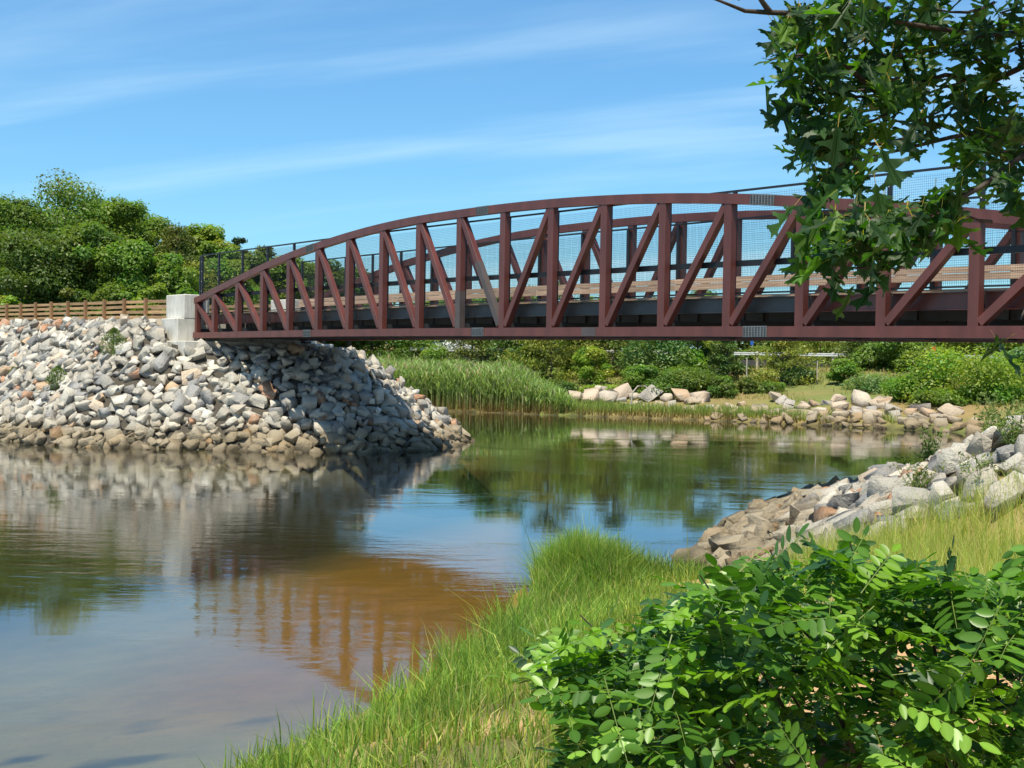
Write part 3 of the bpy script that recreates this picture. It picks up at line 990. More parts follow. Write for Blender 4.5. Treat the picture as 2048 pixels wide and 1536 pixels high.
# boulders on the far shore
shore_f = empty('far_shore', (0, 0, 0), kind='structure', label='line of tan boulders along the far shore under the bushes')
spots = []
_fx = np.array([q[0] for q in FAR[4:16]])
_fy = np.array([q[1] for q in FAR[4:16]])
for off, x0, x1, s0, s1, up, fill in ((0.15, 12.5, 27, .4, 1.0, .02, .9), (0.9, 16, 27, .6, 1.1, .08, .9), (1.9, 11.5, 27, .7, 1.4, .12, .85), (3.0, 7.5, 27, .5, 1.3, .08, .7), (4.3, 12.0, 27, .6, 1.4, .08, .7), (5.4, 16.0, 27, .6, 1.3, .08, .6),
                                  (3.6, 2.6, 7.5, .6, 1.5, .2, .5), (4.6, 5.0, 13, .7, 1.7, .2, .75), (5.8, 15, 24, .9, 1.7, .2, .5)):
    x = x0
    while x < x1:
        s = random.uniform(s0, s1)
        x += s * .42
        if random.random() < fill:
            yq = float(np.interp(x, _fx, _fy)) + off * 1.12 + random.uniform(-.25, .25)
            zq = max(0.0, hz(x, yq))
            spots.append((x, yq, zq + s * up, s, rand_rot(.35, (0, -.25, 1)), 1.0))
        x += s * .42
FARB = [(0.46, 0.36, 0.25), (0.50, 0.38, 0.27), (0.38, 0.34, 0.29), (0.44, 0.29, 0.17), (0.30, 0.28, 0.26), (0.52, 0.44, 0.34)]
_keep = PROTO
PROTO = []
for i in range(24):
    v, f = stone_geo(_rs, 1.05, 0.03)
    t_ = np.array(_rs.choice(FARB)) * _rs.uniform(.9, 1.1)
    PROTO.append((v, f, t_, mesh_np('stone', v, f, M['stone'], np.tile(t_, (len(v), 1)))))
lay_stones(shore_f, spots, 300)
PROTO = _keep


# ------------------------------------------------------------------ foliage builders
def cards(cen, nrm, size, aspect, tint, curl=0.0):
    """diamond leaf cards: centres, normals (n,3), size (n,), tint (n,3)"""
    n = len(cen)
    nrm = nrm / np.maximum(np.linalg.norm(nrm, axis=1, keepdims=True), 1e-6)
    r = RNG.normal(size=(n, 3))
    a = np.cross(nrm, r)
    a /= np.maximum(np.linalg.norm(a, axis=1, keepdims=True), 1e-6)
    b = np.cross(nrm, a)
    s = size[:, None] * 0.5
    v = np.empty((n, 4, 3))
    v[:, 0] = cen - a * s
    v[:, 1] = cen - b * s * aspect + nrm * s * 0.25
    v[:, 2] = cen + a * s
    v[:, 3] = cen + b * s * aspect + nrm * s * 0.25
    f = np.arange(n * 4).reshape(n, 4)
    return v.reshape(-1, 3), f, np.repeat(tint, 4, 0)


def tint_var(n, base, v=0.18, yellow=0.12):
    t = np.array(base)[None, :] * (1 + RNG.normal(0, v, (n, 1)))
    t[:, 0] *= 1 + RNG.normal(0, yellow, n)
    return np.clip(t, 0.004, 0.9)


def crown_broad(w, h, n_lobes, per, leaf, base, seed, bottom=0.25):
    """leaf cards of a broadleaf crown, centred on the trunk, z from 0 to h"""
    rs = np.random.default_rng(seed)
    C, Nn, S, T = [], [], [], []
    for i in range(n_lobes):
        u = rs.uniform(0, 2 * math.pi)
        zf = bottom + (1 - bottom) * rs.uniform(0.02, 1.0) ** 0.8
        env = math.sin(math.pi * min(1, max(0.12, (zf - bottom * 0.6) / (1 - bottom * 0.6) * 0.74 + 0.16))) ** 0.55
        rad = w / 2 * env * math.sqrt(rs.uniform(.25, 1.0)) * 0.82
        R = w * rs.uniform(.11, .20)
        if i < 3:
            zf, rad = 1.0 - .05 * i, w * .10 * i
        c = np.array([math.cos(u) * rad, math.sin(u) * rad, h * zf - R * 0.75 * zf])
        d = rs.normal(size=(per, 3))
        d /= np.linalg.norm(d, axis=1, keepdims=True)
        k = int(per * 0.8)
        rr = R * (0.45 + 0.55 * rs.random((per, 1)) ** 0.6) * (1 + 0.25 * rs.normal(size=(per, 1)) * (rs.random((per, 1)) < .2))
        q = c + d * rr * np.array([1.1, 1.1, 0.75])
        C.append(q)
        Nn.append(d * 0.7 + np.array([0, 0, 0.75]) + rs.normal(size=(per, 3)) * 0.45)
        S.append(leaf * rs.uniform(.6, 1.35, per))
        lt = tint_var(1, base, 0.16, 0.14)
        T.append(np.clip(lt * (1 + rs.normal(0, .13, (per, 1))), .004, .9))
    return np.concatenate(C), np.concatenate(Nn), np.concatenate(S), np.concatenate(T)


def crown_pine(w, h, levels, per, leaf, base, seed, bottom=0.2):
    rs = np.random.default_rng(seed)
    C, Nn, S, T = [], [], [], []
    for i in range(levels):
        zf = bottom + (1 - bottom) * (i + rs.uniform(-.2, .2)) / levels
        rmax = w / 2 * (1 - ((zf - bottom) / (1 - bottom)) ** 1.5) ** 0.75 + w * 0.03
        for j in range(max(3, int(6 * (1 - zf) + 3.5))):
            u = rs.uniform(0, 2 * math.pi)
            rl = rmax * rs.uniform(.55, 1.1)
            lt = tint_var(1, base, .16, .10)
            for q in range(3):
                rr = rl * (0.45 + 0.28 * q)
                c = np.array([math.cos(u) * rr, math.sin(u) * rr, h * zf + rr * 0.16 + rs.normal() * .05 * h / 8])
                m_ = per // 3
                R = w * 0.075 * rs.uniform(.8, 1.3)
                d = rs.normal(size=(m_, 3))
                C.append(c + d * R * np.array([.62, .62, .38]))
                Nn.append(rs.normal(size=(m_, 3)) + np.array([0, 0, .35]))
                S.append(leaf * rs.uniform(.6, 1.4, m_))
                T.append(np.clip(lt * (1 + rs.normal(0, .14, (m_, 1))), .004, .9))
    return np.concatenate(C), np.concatenate(Nn), np.concatenate(S), np.concatenate(T)


def limb_mesh(h, w, r0, bottom, seed, pine=False):
    rs = random.Random(seed)
    mb = MB()
    lean = Vector((rs.uniform(-.05, .05), rs.uniform(-.05, .05), 0))
    top = h * (.93 if pine else .72)
    trunk = [Vector((0, 0, -0.3)) + lean * 0] + [lean * (top * t) + Vector((rs.uniform(-.02, .02) * h * t, rs.uniform(-.02, .02) * h * t, top * t)) for t in (.12, .3, .5, .75, 1)]
    mb.tube(trunk, [r0 * 1.25, r0, r0 * .85, r0 * .65, r0 * .4, r0 * .12], 7)
    for i in range(9 if pine else 8):
        zf = bottom + (.9 - bottom) * rs.random() * .8
        u = rs.uniform(0, 6.28)
        base = lean * (h * zf * .9) + Vector((0, 0, h * zf * .85))
        rl = w * .42 * (1 - zf * .5) * rs.uniform(.6, 1)
        rise = rl * (rs.uniform(.1, .3) if pine else rs.uniform(.4, .9))
        tip = base + Vector((math.cos(u) * rl, math.sin(u) * rl, rise))
        mid = (base + tip) / 2 + Vector((0, 0, -rise * .12))
        mb.tube([base, mid, tip], [r0 * .35, r0 * .22, r0 * .06], 5, False)
    return mb


GREEN = {'oak': (0.130, 0.205, 0.038), 'maple': (0.160, 0.245, 0.040), 'lime': (0.220, 0.310, 0.040), 'pine': (0.150, 0.190, 0.042), 'dark': (0.095, 0.150, 0.032),
         'darkpine': (0.052, 0.085, 0.032), 'pale': (0.175, 0.260, 0.088), 'ypine': (0.240, 0.270, 0.042), 'shrub': (0.150, 0.265, 0.034)}


def tree(name, cat, x, y, h, w, kind, hue, label, group=None, lobes=26, per=170, leaf=0.30, bottom=0.25, trunk=0.16, z=None, needles=False, detail=1.0):
    zb = hz(x, y) if z is None else z
    t = empty(name, (x, y, zb), 0, label=label, cat=cat, group=group)
    seed = random.randrange(1 << 30)
    if kind == 'pine':
        C, N_, S, T = crown_pine(w, h, max(7, int(h * 1.5)), int(per * .42 * detail), leaf, GREEN[hue], seed, bottom)
        v, f, c = cards(C, N_, S * 1.25, 0.30, T)
        mt = M['needle']
    else:
        C, N_, S, T = crown_broad(w, h, lobes, int(per * detail), leaf, GREEN[hue], seed, bottom)
        v, f, c = cards(C, N_, S, 0.62, T)
        mt = M['leaf']
    link('crown' if cat == 'tree' else 'foliage', mesh_np('crown', v, f, mt, c), t)
    limb_mesh(h, w, trunk, bottom, seed, kind == 'pine').build('trunk' if cat == 'tree' else 'stem', M['bark'], t, smooth=True)
    return t


def tree_px(u, top, base_z, wpx, y, **kw):
    """a tree whose crown top shows at photo pixel (u, top), y metres out"""
    p = at(u, top, y)
    h = p.z - base_z
    return tree(x=p.x, y=y, h=h, w=wpx * y / FPX, z=base_z, **kw)


# trees on the left, behind the timber fence
LT = 'trees behind the timber fence'
for u, top, wpx, y, kind, hue, lab in [
    (118, 338, 210, 98, 'broad', 'oak', 'tallest broad oak on the left, its rounded top highest against the sky'),
    (18, 388, 150, 94, 'broad', 'oak', 'dark green oak at the left edge of the picture beside the tallest oak'),
    (236, 392, 130, 100, 'broad', 'maple', 'broadleaf tree with a narrow top just right of the tallest oak'),
    (296, 424, 120, 104, 'broad', 'maple', 'mid green tree between the narrow-topped tree and the soft pine'),
    (352, 446, 130, 99, 'pine', 'pine', 'soft yellowish green pine left of the footbridge end'),
    (412, 446, 90, 104, 'broad', 'lime', 'round topped yellow green tree above the left end of the mesh fence'),
    (478, 468, 62, 112, 'pine', 'darkpine', 'small dark spiky pine showing above the first mesh fence panels'),
    (528, 482, 70, 108, 'pine', 'pine', 'thin topped pine behind the first slanting stretch of the arched chord'),
    (585, 508, 100, 100, 'broad', 'maple', 'low round tree behind the mesh fence at the fourth truss post'),
    (648, 516, 84, 106, 'broad', 'oak', 'low dark tree seen through the truss at the fifth post'),
    (60, 455, 170, 88, 'broad', 'dark', 'shaded dark tree low in the left wood with bare trunk'),
    (175, 440, 150, 90, 'broad', 'oak', 'leafy tree in front of the tallest oak above the timber fence'),
    (262, 478, 140, 89, 'broad', 'maple', 'bushy tree above the middle of the timber fence'),
    (330, 505, 120, 90, 'broad', 'maple', 'leafy tree above the right part of the timber fence'),
    (455, 515, 110, 96, 'broad', 'maple', 'leafy tree behind the end posts of the mesh fence'),
    (395, 520, 100, 92, 'pine', 'ypine', 'yellow tinged pine just above the concrete end block'),
    (185, 385, 120, 103, 'broad', 'oak', 'green tree filling the notch right behind the tallest oak'),
    (262, 408, 110, 106, 'broad', 'oak', 'tree rising behind the narrow-topped broadleaf tree'),
    (380, 455, 110, 108, 'broad', 'maple', 'tree between the soft yellowish pine and the round topped tree'),
    (440, 478, 90, 102, 'broad', 'maple', 'tree directly behind the double end post of the mesh fence'),
    (510, 500, 90, 103, 'broad', 'oak', 'tree behind the mesh fence between the small dark pine and the thin pine'),
    (700, 530, 90, 110, 'broad', 'oak', 'low tree seen through the truss left of the sixth post'),
]:
    tree_px(u, top, 4.6, wpx * 1.22, y, kind=kind, hue=hue, label=lab, name='pine_tree' if kind == 'pine' else 'broadleaf_tree', cat='tree', group=LT,
            lobes=50, per=340, leaf=0.235, bottom=0.16 if kind == 'pine' else 0.22, trunk=0.2)
for u, top, wpx, y, hue, lab in [
    (318, 566, 80, 84, 'lime', 'bright green bush standing behind the right part of the timber fence'),
    (240, 580, 80, 86, 'oak', 'dark green bush behind the middle of the timber fence'),
    (150, 575, 100, 87, 'dark', 'dark shaded bush under the tallest oak'),
    (70, 585, 80, 88, 'dark', 'dark bush near the left end of the timber fence'),
    (372, 575, 70, 82, 'shrub', 'green bush right behind the concrete end block'),
    (12, 592, 74, 82, 'lime', 'bright yellow green bush beyond the left end of the timber fence'),
]:
    tree_px(u, top, 4.9, wpx * 1.2, y, kind='broad', hue=hue, label=lab, name='bush', cat='bush', group='bushes behind the timber fence', lobes=16, per=150, leaf=0.26, bottom=0.0, trunk=0.06)


def mass(name, label, rows):
    """a wood that reads as one mass: many crowns in one mesh; rows = (x, y, z, w, h, hue)"""
    V, F, T, off = [], [], [], 0
    for (x, y, z, w, h, hue) in rows:
        C, N_, S, Tt = crown_broad(w, h, 14, 110, 0.55, GREEN[hue], random.randrange(1 << 30), 0.05)
        v, f, c = cards(C + np.array([x, y, z]), N_, S, .62, Tt)
        V.append(v); F.append(f + off); T.append(c); off += len(v)
    link(name, mesh_np(name, np.concatenate(V), np.concatenate(F), M['leaf'], np.concatenate(T)), label=label, kind='stuff')


rows = []
for i in range(40):
    u = -250 + i * 24
    y = random.uniform(112, 126)
    top = np.interp(u, [-300, 0, 120, 240, 330, 430, 540, 660, 720], [430, 430, 400, 450, 480, 495, 530, 560, 600])
    p = at(u, top + random.uniform(0, 40), y)
    rows.append((p.x, y, 4.5, random.uniform(5, 8), p.z - 4.5, random.choice(('oak', 'dark', 'oak', 'maple'))))
mass('distant_wood', 'shaded wood filling in behind the left trees', rows)
rows = []
for i in range(46):
    u = 640 + i * 34
    y = random.uniform(128, 150)
    top = np.interp(u, [640, 860, 1050, 1250, 1500, 1700, 2100], [560, 590, 590, 585, 600, 620, 620])
    p = at(u, top + random.uniform(-12, 40), y)
    rows.append((p.x, y, 4.6, random.uniform(6, 9), p.z - 4.6, random.choice(('oak', 'maple', 'pine', 'maple', 'lime'))))
mass('distant_wood', 'low green wood beyond the road behind the far shore', rows)

# trees and shrubs on the far bank, under and through the bridge
FT = 'trees and shrubs on the far bank'
for u, top, base, wpx, y, kind, hue, name, cat, lab in [
    (665, 632, 2.4, 110, 113, 'broad', 'maple', 'broadleaf_tree', 'tree', 'green tree behind the left end of the reed bed'),
    (745, 628, 2.5, 120, 115, 'broad', 'oak', 'broadleaf_tree', 'tree', 'dark green tree behind the middle of the reed bed'),
    (826, 626, 2.7, 120, 114, 'broad', 'oak', 'broadleaf_tree', 'tree', 'dense tree behind the reeds just left of the parked white car'),
    (948, 600, 2.0, 120, 108, 'pine', 'pine', 'pine_tree', 'tree', 'dark trunked pine behind the right end of the reeds'),
    (1012, 575, 2.1, 130, 106, 'broad', 'pale', 'broadleaf_tree', 'tree', 'pale leaved tree above the right tip of the reed bed'),
    (1108, 556, 1.6, 150, 101, 'pine', 'ypine', 'pine_tree', 'tree', 'large yellow green pine with drooping boughs right of the reeds'),
    (1185, 705, 1.6, 70, 98, 'broad', 'lime', 'shrub', 'shrub', 'bright lime shrub tucked under the large yellow green pine'),
    (1235, 570, 2.0, 110, 103, 'pine', 'pine', 'pine_tree', 'tree', 'thin olive pine left of the pale oak over the shore rocks'),
    (1325, 590, 1.7, 150, 98, 'broad', 'pale', 'broadleaf_tree', 'tree', 'spreading pale green oak over the first shore rocks'),
    (1400, 575, 2.0, 110, 101, 'broad', 'maple', 'broadleaf_tree', 'tree', 'leafy tree right of the spreading pale green oak'),
    (1455, 670, 1.8, 80, 96, 'pine', 'dark', 'pine_tree', 'tree', 'small dark pine in front of the leafy tree by the sandy gap'),
    (1565, 668, 1.7, 120, 94, 'pine', 'ypine', 'pine_tree', 'tree', 'golden green pine standing alone on the sandy slope'),
    (1640, 640, 3.0, 90, 106, 'pine', 'ypine', 'pine_tree', 'tree', 'small pine behind the guard rail right of the golden green pine'),
    (1720, 668, 2.9, 110, 102, 'pine', 'pine', 'pine_tree', 'tree', 'flat topped pine with a thin bare trunk on the grassy slope'),
    (1795, 640, 2.6, 110, 98, 'broad', 'maple', 'broadleaf_tree', 'tree', 'green tree left of the big bright bayberry bush'),
    (1770, 744, 1.5, 140, 88, 'broad', 'pale', 'oak_shrub', 'shrub', 'broad pale green oak shrub over the large boulders'),
    (1935, 690, 1.3, 240, 82, 'broad', 'lime', 'bayberry_bush', 'bush', 'big bright green bayberry bush on the far shore at right'),
    (1842, 745, 1.2, 120, 83, 'broad', 'shrub', 'bayberry_bush', 'bush', 'smaller bright bush at the left foot of the big bayberry bush'),
    (2062, 690, 1.5, 110, 86, 'broad', 'pale', 'broadleaf_tree', 'tree', 'pale tree behind the bayberry bush at the right edge'),
    (1494, 770, 1.5, 44, 91, 'pine', 'pine', 'pine_shrub', 'shrub', 'knee high pine shrub in the sandy gap between boulders'),
    (1205, 782, 1.3, 80, 93, 'broad', 'lime', 'shrub', 'shrub', 'low lime shrub above the grass strip at the first boulders'),
    (1282, 742, 1.4, 80, 94, 'broad', 'maple', 'shrub', 'shrub', 'round green shrub at the foot of the spreading pale oak'),
    (1370, 745, 1.4, 110, 92, 'broad', 'oak', 'shrub', 'shrub', 'dark shrub mass leaning over the boulders right of the round shrub'),
    (1120, 760, 1.2, 70, 95, 'broad', 'dark', 'shrub', 'shrub', 'dark low shrub in the shade below the large yellow green pine'),
    (1440, 765, 1.4, 60, 90, 'broad', 'oak', 'shrub', 'shrub', 'small dark shrub below the small dark pine'),
    (1690, 730, 1.9, 60, 92, 'broad', 'shrub', 'shrub', 'shrub', 'small round shrub on the grassy slope between pines'),
    (880, 690, 2.2, 90, 106, 'broad', 'maple', 'shrub', 'shrub', 'green shrub below the white car behind the reeds'),
    (1055, 690, 2.0, 90, 103, 'broad', 'oak', 'shrub', 'shrub', 'dark green shrub under the pale leaved tree'),
    (1160, 640, 2.2, 110, 106, 'broad', 'maple', 'broadleaf_tree', 'tree', 'leafy tree filling behind the large yellow green pine'),
    (1275, 665, 2.2, 100, 104, 'broad', 'maple', 'shrub', 'shrub', 'tall shrub behind the spreading pale green oak'),
    (1365, 690, 2.0, 100, 98, 'broad', 'shrub', 'shrub', 'shrub', 'mid green shrub between the pale oak and the small dark pine'),
    (1430, 690, 2.4, 90, 103, 'broad', 'pale', 'shrub', 'shrub', 'pale shrub by the guard rail left of the sandy gap'),
    (1520, 690, 2.8, 70, 107, 'broad', 'maple', 'shrub', 'shrub', 'shrub by the blue sign at the top of the sandy gap'),
    (1600, 745, 1.9, 70, 94, 'broad', 'pale', 'shrub', 'shrub', 'pale shrub at the right foot of the golden green pine'),
    (1670, 690, 3.2, 90, 108, 'broad', 'maple', 'shrub', 'shrub', 'green shrub behind the small pine by the guard rail'),
    (1740, 700, 2.6, 90, 100, 'broad', 'oak', 'shrub', 'shrub', 'dark shrub under the flat topped pine'),
    (1860, 690, 2.2, 120, 96, 'broad', 'maple', 'shrub', 'shrub', 'tall green shrub behind the smaller bright bush'),
    (1330, 775, 1.3, 80, 91, 'broad', 'oak', 'shrub', 'shrub', 'shrub hanging over the boulders left of the dark shrub mass'),
    (1540, 775, 1.4, 56, 91, 'broad', 'oak', 'shrub', 'shrub', 'low shrub at the left foot of the golden green pine'),
    (1880, 775, 1.0, 110, 80, 'broad', 'maple', 'bayberry_bush', 'bush', 'low green bush spilling over the boulders below the big bayberry bush'),
    (1990, 760, 1.0, 110, 80, 'broad', 'shrub', 'bayberry_bush', 'bush', 'bright bush right of the big bayberry bush near the right edge'),
]:
    y = y * 1.035
    p = at(u, top, y)
    zb = min(base + 0.4, hz(p.x, y) + 0.0)
    if top > 690 and 1150 < u < 1760:
        top -= 14
    small = top > 690
    tree_px(u, top, zb, wpx * 1.22, y, kind=kind, hue=hue, label=lab, name=name, cat=cat, group=FT, lobes=34 if wpx > 100 else 22, per=270 if wpx > 100 else 210,
            leaf=0.22 if not small else 0.18, bottom=0.0 if small or cat != 'tree' else 0.06, trunk=0.13 if cat == 'tree' else 0.05)

# pale shrubs rooted among the stones of the left embankment
for u, v, wpx, hpx, lab in [(228, 718, 62, 62, 'light green bushy weed growing from the middle of the left stone slope'),
                            (116, 778, 52, 46, 'thin pale weed lower on the left stone slope'),
                            (27, 756, 22, 22, 'tiny green weed near the left edge of the stone slope')]:
    # find the slope point seen at this pixel
    best = None
    for y in np.arange(48, 80, .25):
        p = at(u, v, y)
        if p.z <= float(emb(p.x, p.y)):
            best = p
            break
    w, h = wpx * best.y / FPX, hpx * best.y / FPX
    t = empty('weed_bush', best, 0, label=lab, cat='weed', group='weeds on the left stone slope')
    n = int(900 * wpx / 60)
    u_ = RNG.uniform(0, 6.283, n)
    hf = RNG.random(n) ** .8
    rad = w / 2 * np.sqrt(RNG.random(n)) * np.sin(np.pi * np.clip(hf * .8 + .18, 0, 1))
    C = np.stack([np.cos(u_) * rad, np.sin(u_) * rad, h * hf], -1)
    Nn = RNG.normal(size=(n, 3)) + np.array([0, 0, .6])
    v_, f_, c_ = cards(C, Nn, RNG.uniform(.07, .16, n), .35, tint_var(n, (0.13, 0.19, 0.05), .2))
    link('foliage', mesh_np('foliage', v_, f_, M['leaf'], c_), t)
    mb = MB()
    for _ in range(9):
        a_ = random.uniform(0, 6.28)
        r_ = w * .4 * random.random()
        mb.tube([(0, 0, -.1), (math.cos(a_) * r_ * .5, math.sin(a_) * r_ * .5, h * .5), (math.cos(a_) * r_, math.sin(a_) * r_, h * .95)], [.02, .014, .006], 4, False)
    mb.build('stem', M['stem_green'], t)


# ------------------------------------------------------------------ grass
def blades(x, y, z, h, w, lean, tint, az=None, tipcol=None):
    n = len(x)
    az = RNG.uniform(0, 6.283, n) if az is None else az
    fa = RNG.uniform(0, 6.283, n)          # facing of the flat side
    side = np.stack([np.cos(fa), np.sin(fa), np.zeros(n)], -1)
    ld = np.stack([np.cos(az), np.sin(az), np.zeros(n)], -1)
    base = np.stack([x, y, z], -1)
    hz_ = np.stack([np.zeros(n), np.zeros(n), h], -1)
    L = (lean * h)[:, None]
    p1 = base + hz_ * .5 + ld * L * .28
    p2 = base + hz_ * (1 - .25 * np.clip(lean, 0, 1.2))[:, None] + ld * L
    hw = (w / 2)[:, None]
    v = np.stack([base - side * hw, base + side * hw, p1 + side * hw * .85, p1 - side * hw * .85, p2], 1).reshape(-1, 3)
    i = (np.arange(n) * 5)[:, None]
    q = np.concatenate([i, i + 1, i + 2, i + 3], 1)
    t = np.concatenate([i + 3, i + 2, i + 4], 1)
    c = np.repeat(tint, 5, 0).reshape(n, 5, 3)
    c[:, :2] *= np.array([1.0, .80, .62])
    if tipcol is not None:
        c[:, 4] = tipcol
    return v, q, t, c.reshape(-1, 3)


def grass(name, label, parts, parent=None):
    V, Q, T, C, off = [], [], [], [], 0
    for v, q, t, c in parts:
        V.append(v); Q.append(q + off); T.append(t + off); C.append(c)
        off += len(v)
    return link(name, mesh_np(name, np.concatenate(V), [np.concatenate(Q), np.concatenate(T)], M['grass'], np.concatenate(C)), parent, kind='stuff', label=label)


def blend(n, cols, wts):
    i = RNG.choice(len(cols), n, p=np.array(wts) / sum(wts))
    return np.clip(np.array(cols)[i] * (1 + RNG.normal(0, .16, (n, 1))), .004, .9)


FRESH, FRESH2, DRY, YEL = (0.170, 0.310, 0.040), (0.260, 0.390, 0.065), (0.55, 0.48, 0.20), (0.38, 0.43, 0.08)
# near marsh grass
def near_grass():
    parts = []
    n = 150000
    x, y = RNG.uniform(-5.0, 5.5, n), RNG.uniform(7.4, 23.5, n)
    s = poly_sd(x, y, NEAR)
    clump = noise2(x, y, .55, 5) * .55 + noise2(x, y, 1.7, 6) * .6
    edge = np.clip(1 - s / 2.2, 0, 1)
    hump = np.exp(-(((x - 1.15) / .9) ** 2 + ((y - 20.3) / 1.3) ** 2))
    dens = np.where(y < 10.5, 1.0, 1.0) * np.clip(.62 + clump * .7 + edge * .45 + hump, 0, 1)
    dens *= np.where(x > 0.35 + np.clip((14 - y) * .05, 0, .6), .75, 1)
    ok = (s > -.10) & (RNG.random(n) < dens) & (x < 1.2 + (y - 8) * .30) & ~((x > 3.0) & (y > 19.3) & (x > 3.0 + 0 * y))
    # the hump on the point is dense
    nh = 14000
    xh, yh = 1.15 + RNG.normal(0, .55, nh), 20.2 + RNG.normal(0, .8, nh)
    okh = poly_sd(xh, yh, NEAR) > -.1
    x, y = np.concatenate([x[ok], xh[okh]]), np.concatenate([y[ok], yh[okh]])
    # sparse emergent blades standing in the shallow water
    ne = 420
    t_ = RNG.random(ne)
    xe = -1.95 + t_ * 2.5 - RNG.random(ne) ** 2 * .55
    ye = 11.1 + t_ * 6.4 + RNG.normal(0, .12, ne)
    x, y = np.concatenate([x, xe]), np.concatenate([y, ye])
    n = len(x)
    s = poly_sd(x, y, NEAR)
    edge = np.clip(1 - s / 1.8, 0, 1)
    hump = np.exp(-(((x - 1.1) / .85) ** 2 + ((y - 20.3) / 1.2) ** 2))
    h = (.20 + .25 * edge * np.clip((y - 10.5) / 4, .25, 1) + .33 * hump + .08 * np.clip(noise2(x, y, 1.1, 8), 0, 1)) * RNG.uniform(.55, 1.3, n)
    h = np.minimum(h * (1 + .38 * noise2(x, y, .33, 61)), .88)
    tall = RNG.random(n) < .01
    h = np.where(tall, h * 1.5 + .1, h)
    tint = blend(n, [FRESH, FRESH2, YEL, DRY, (0.10, 0.19, 0.035)], [5, 5, 2.0, .7, 2.2]) * (1 + .28 * noise2(x, y, .7, 41))[:, None]
    dry = np.clip((s - .8) / 2.2, 0, 1) * (y < 12.5)
    tint = np.where((RNG.random(n) < dry * .35)[:, None], blend(n, [DRY, YEL], [2, 2]), tint)
    z = height(x, y) - .02
    parts.append(blades(x, y, z, h, RNG.uniform(.006, .017, n), np.abs(RNG.normal(.34, .30, n)), tint))
    grass('marsh_grass', 'bright green marsh grass along the near water edge', parts)


near_grass()


def dry_meadow():
    n = 60000
    x, y = RNG.uniform(3.4, 11, n), RNG.uniform(10.5, 24, n)
    ok = (x > 3.0 + np.clip((17 - y), 0, 9) * -.02) & (poly_sd(x, y, [(3.6, 10), (4.0, 18.8), (5.3, 20.3), (6.3, 20.7), (7.2, 19.3), (8.6, 18.6), (12, 17), (12, 10)]) > -.1)
    ok &= RNG.random(n) < np.clip(.8 + noise2(x, y, .8, 14) * .6, .1, 1)
    x, y = x[ok], y[ok]
    n = len(x)
    z = height(x, y) - .02
    h = RNG.uniform(.3, .75, n) * (1 + .3 * noise2(x, y, 1.6, 15))
    tint = blend(n, [(0.50, 0.50, 0.14), (0.36, 0.46, 0.08), DRY, (0.25, 0.36, 0.06)], [4, 5, 1.6, 3])
    grass('meadow_grass', 'tall yellowing grass on the right bank in front of the stones', [blades(x, y, z, h, RNG.uniform(.004, .009, n), np.abs(RNG.normal(.25, .18, n)), tint)])


dry_meadow()


def reeds():
    n = 15000
    x, y = RNG.uniform(-16, 4.2, n), RNG.uniform(85, 114, n)
    sf_ = poly_sd(x, y, FAR)
    lim = np.interp(x, [-16, -4, 0, 2.2, 4.2], [17, 16, 10, 4.5, 1.0])
    ok = (sf_ > 0.05) & (sf_ < lim)
    x, y = x[ok], y[ok]
    n = len(x)
    z = np.maximum(height(x, y), 0) - .05
    H_ = np.interp(x, [-16, -4, 0.0, 2.4, 4.2], [2.9, 2.8, 2.4, 1.5, .7]) * RNG.uniform(.78, 1.12, n)
    az = RNG.normal(.3, .9, n)
    parts = [blades(x, y, z, H_, np.full(n, .045), np.abs(RNG.normal(.08, .05, n)), blend(n, [(0.25, 0.36, 0.10), (0.34, 0.42, 0.16), (0.44, 0.40, 0.22)], [5, 3, 1.2]), az,
                    tipcol=np.array([0.30, 0.24, 0.15]))]
    for k in range(5):
        t = RNG.uniform(.35, .92, n)
        ln = RNG.uniform(.5, .95, n)
        parts.append(blades(x, y, z + H_ * t, ln, np.full(n, .075), RNG.uniform(.5, 1.1, n),
                            blend(n, [(0.23, 0.36, 0.10), (0.31, 0.43, 0.14), (0.17, 0.28, 0.08)], [4, 3, 2])))
    pl = RNG.random(n) < .35
    parts.append(blades(x[pl], y[pl], (z + H_ * .93)[pl], RNG.uniform(.25, .5, pl.sum()), np.full(pl.sum(), .10), RNG.uniform(.2, .6, pl.sum()),
                        blend(pl.sum(), [(0.46, 0.36, 0.25), (0.38, 0.33, 0.20)], [1, 1])))
    nb = 5000
    xb, yb = RNG.uniform(-12, 3, nb), RNG.uniform(88, 97, nb)
    s_ = poly_sd(xb, yb, FAR)
    okb = (s_ > -.05) & (s_ < 1.2)
    xb, yb = xb[okb], yb[okb]
    parts.append(blades(xb, yb, np.full(len(xb), 0.0), RNG.uniform(.6, 1.2, len(xb)), np.full(len(xb), .05), np.abs(RNG.normal(.1, .1, len(xb))), blend(len(xb), [(0.22, 0.15, 0.06), (0.15, 0.10, 0.04)], [1, 1])))
    grass('reeds', 'tall bed of green reeds with brown feet on the far shore left', parts)


reeds()


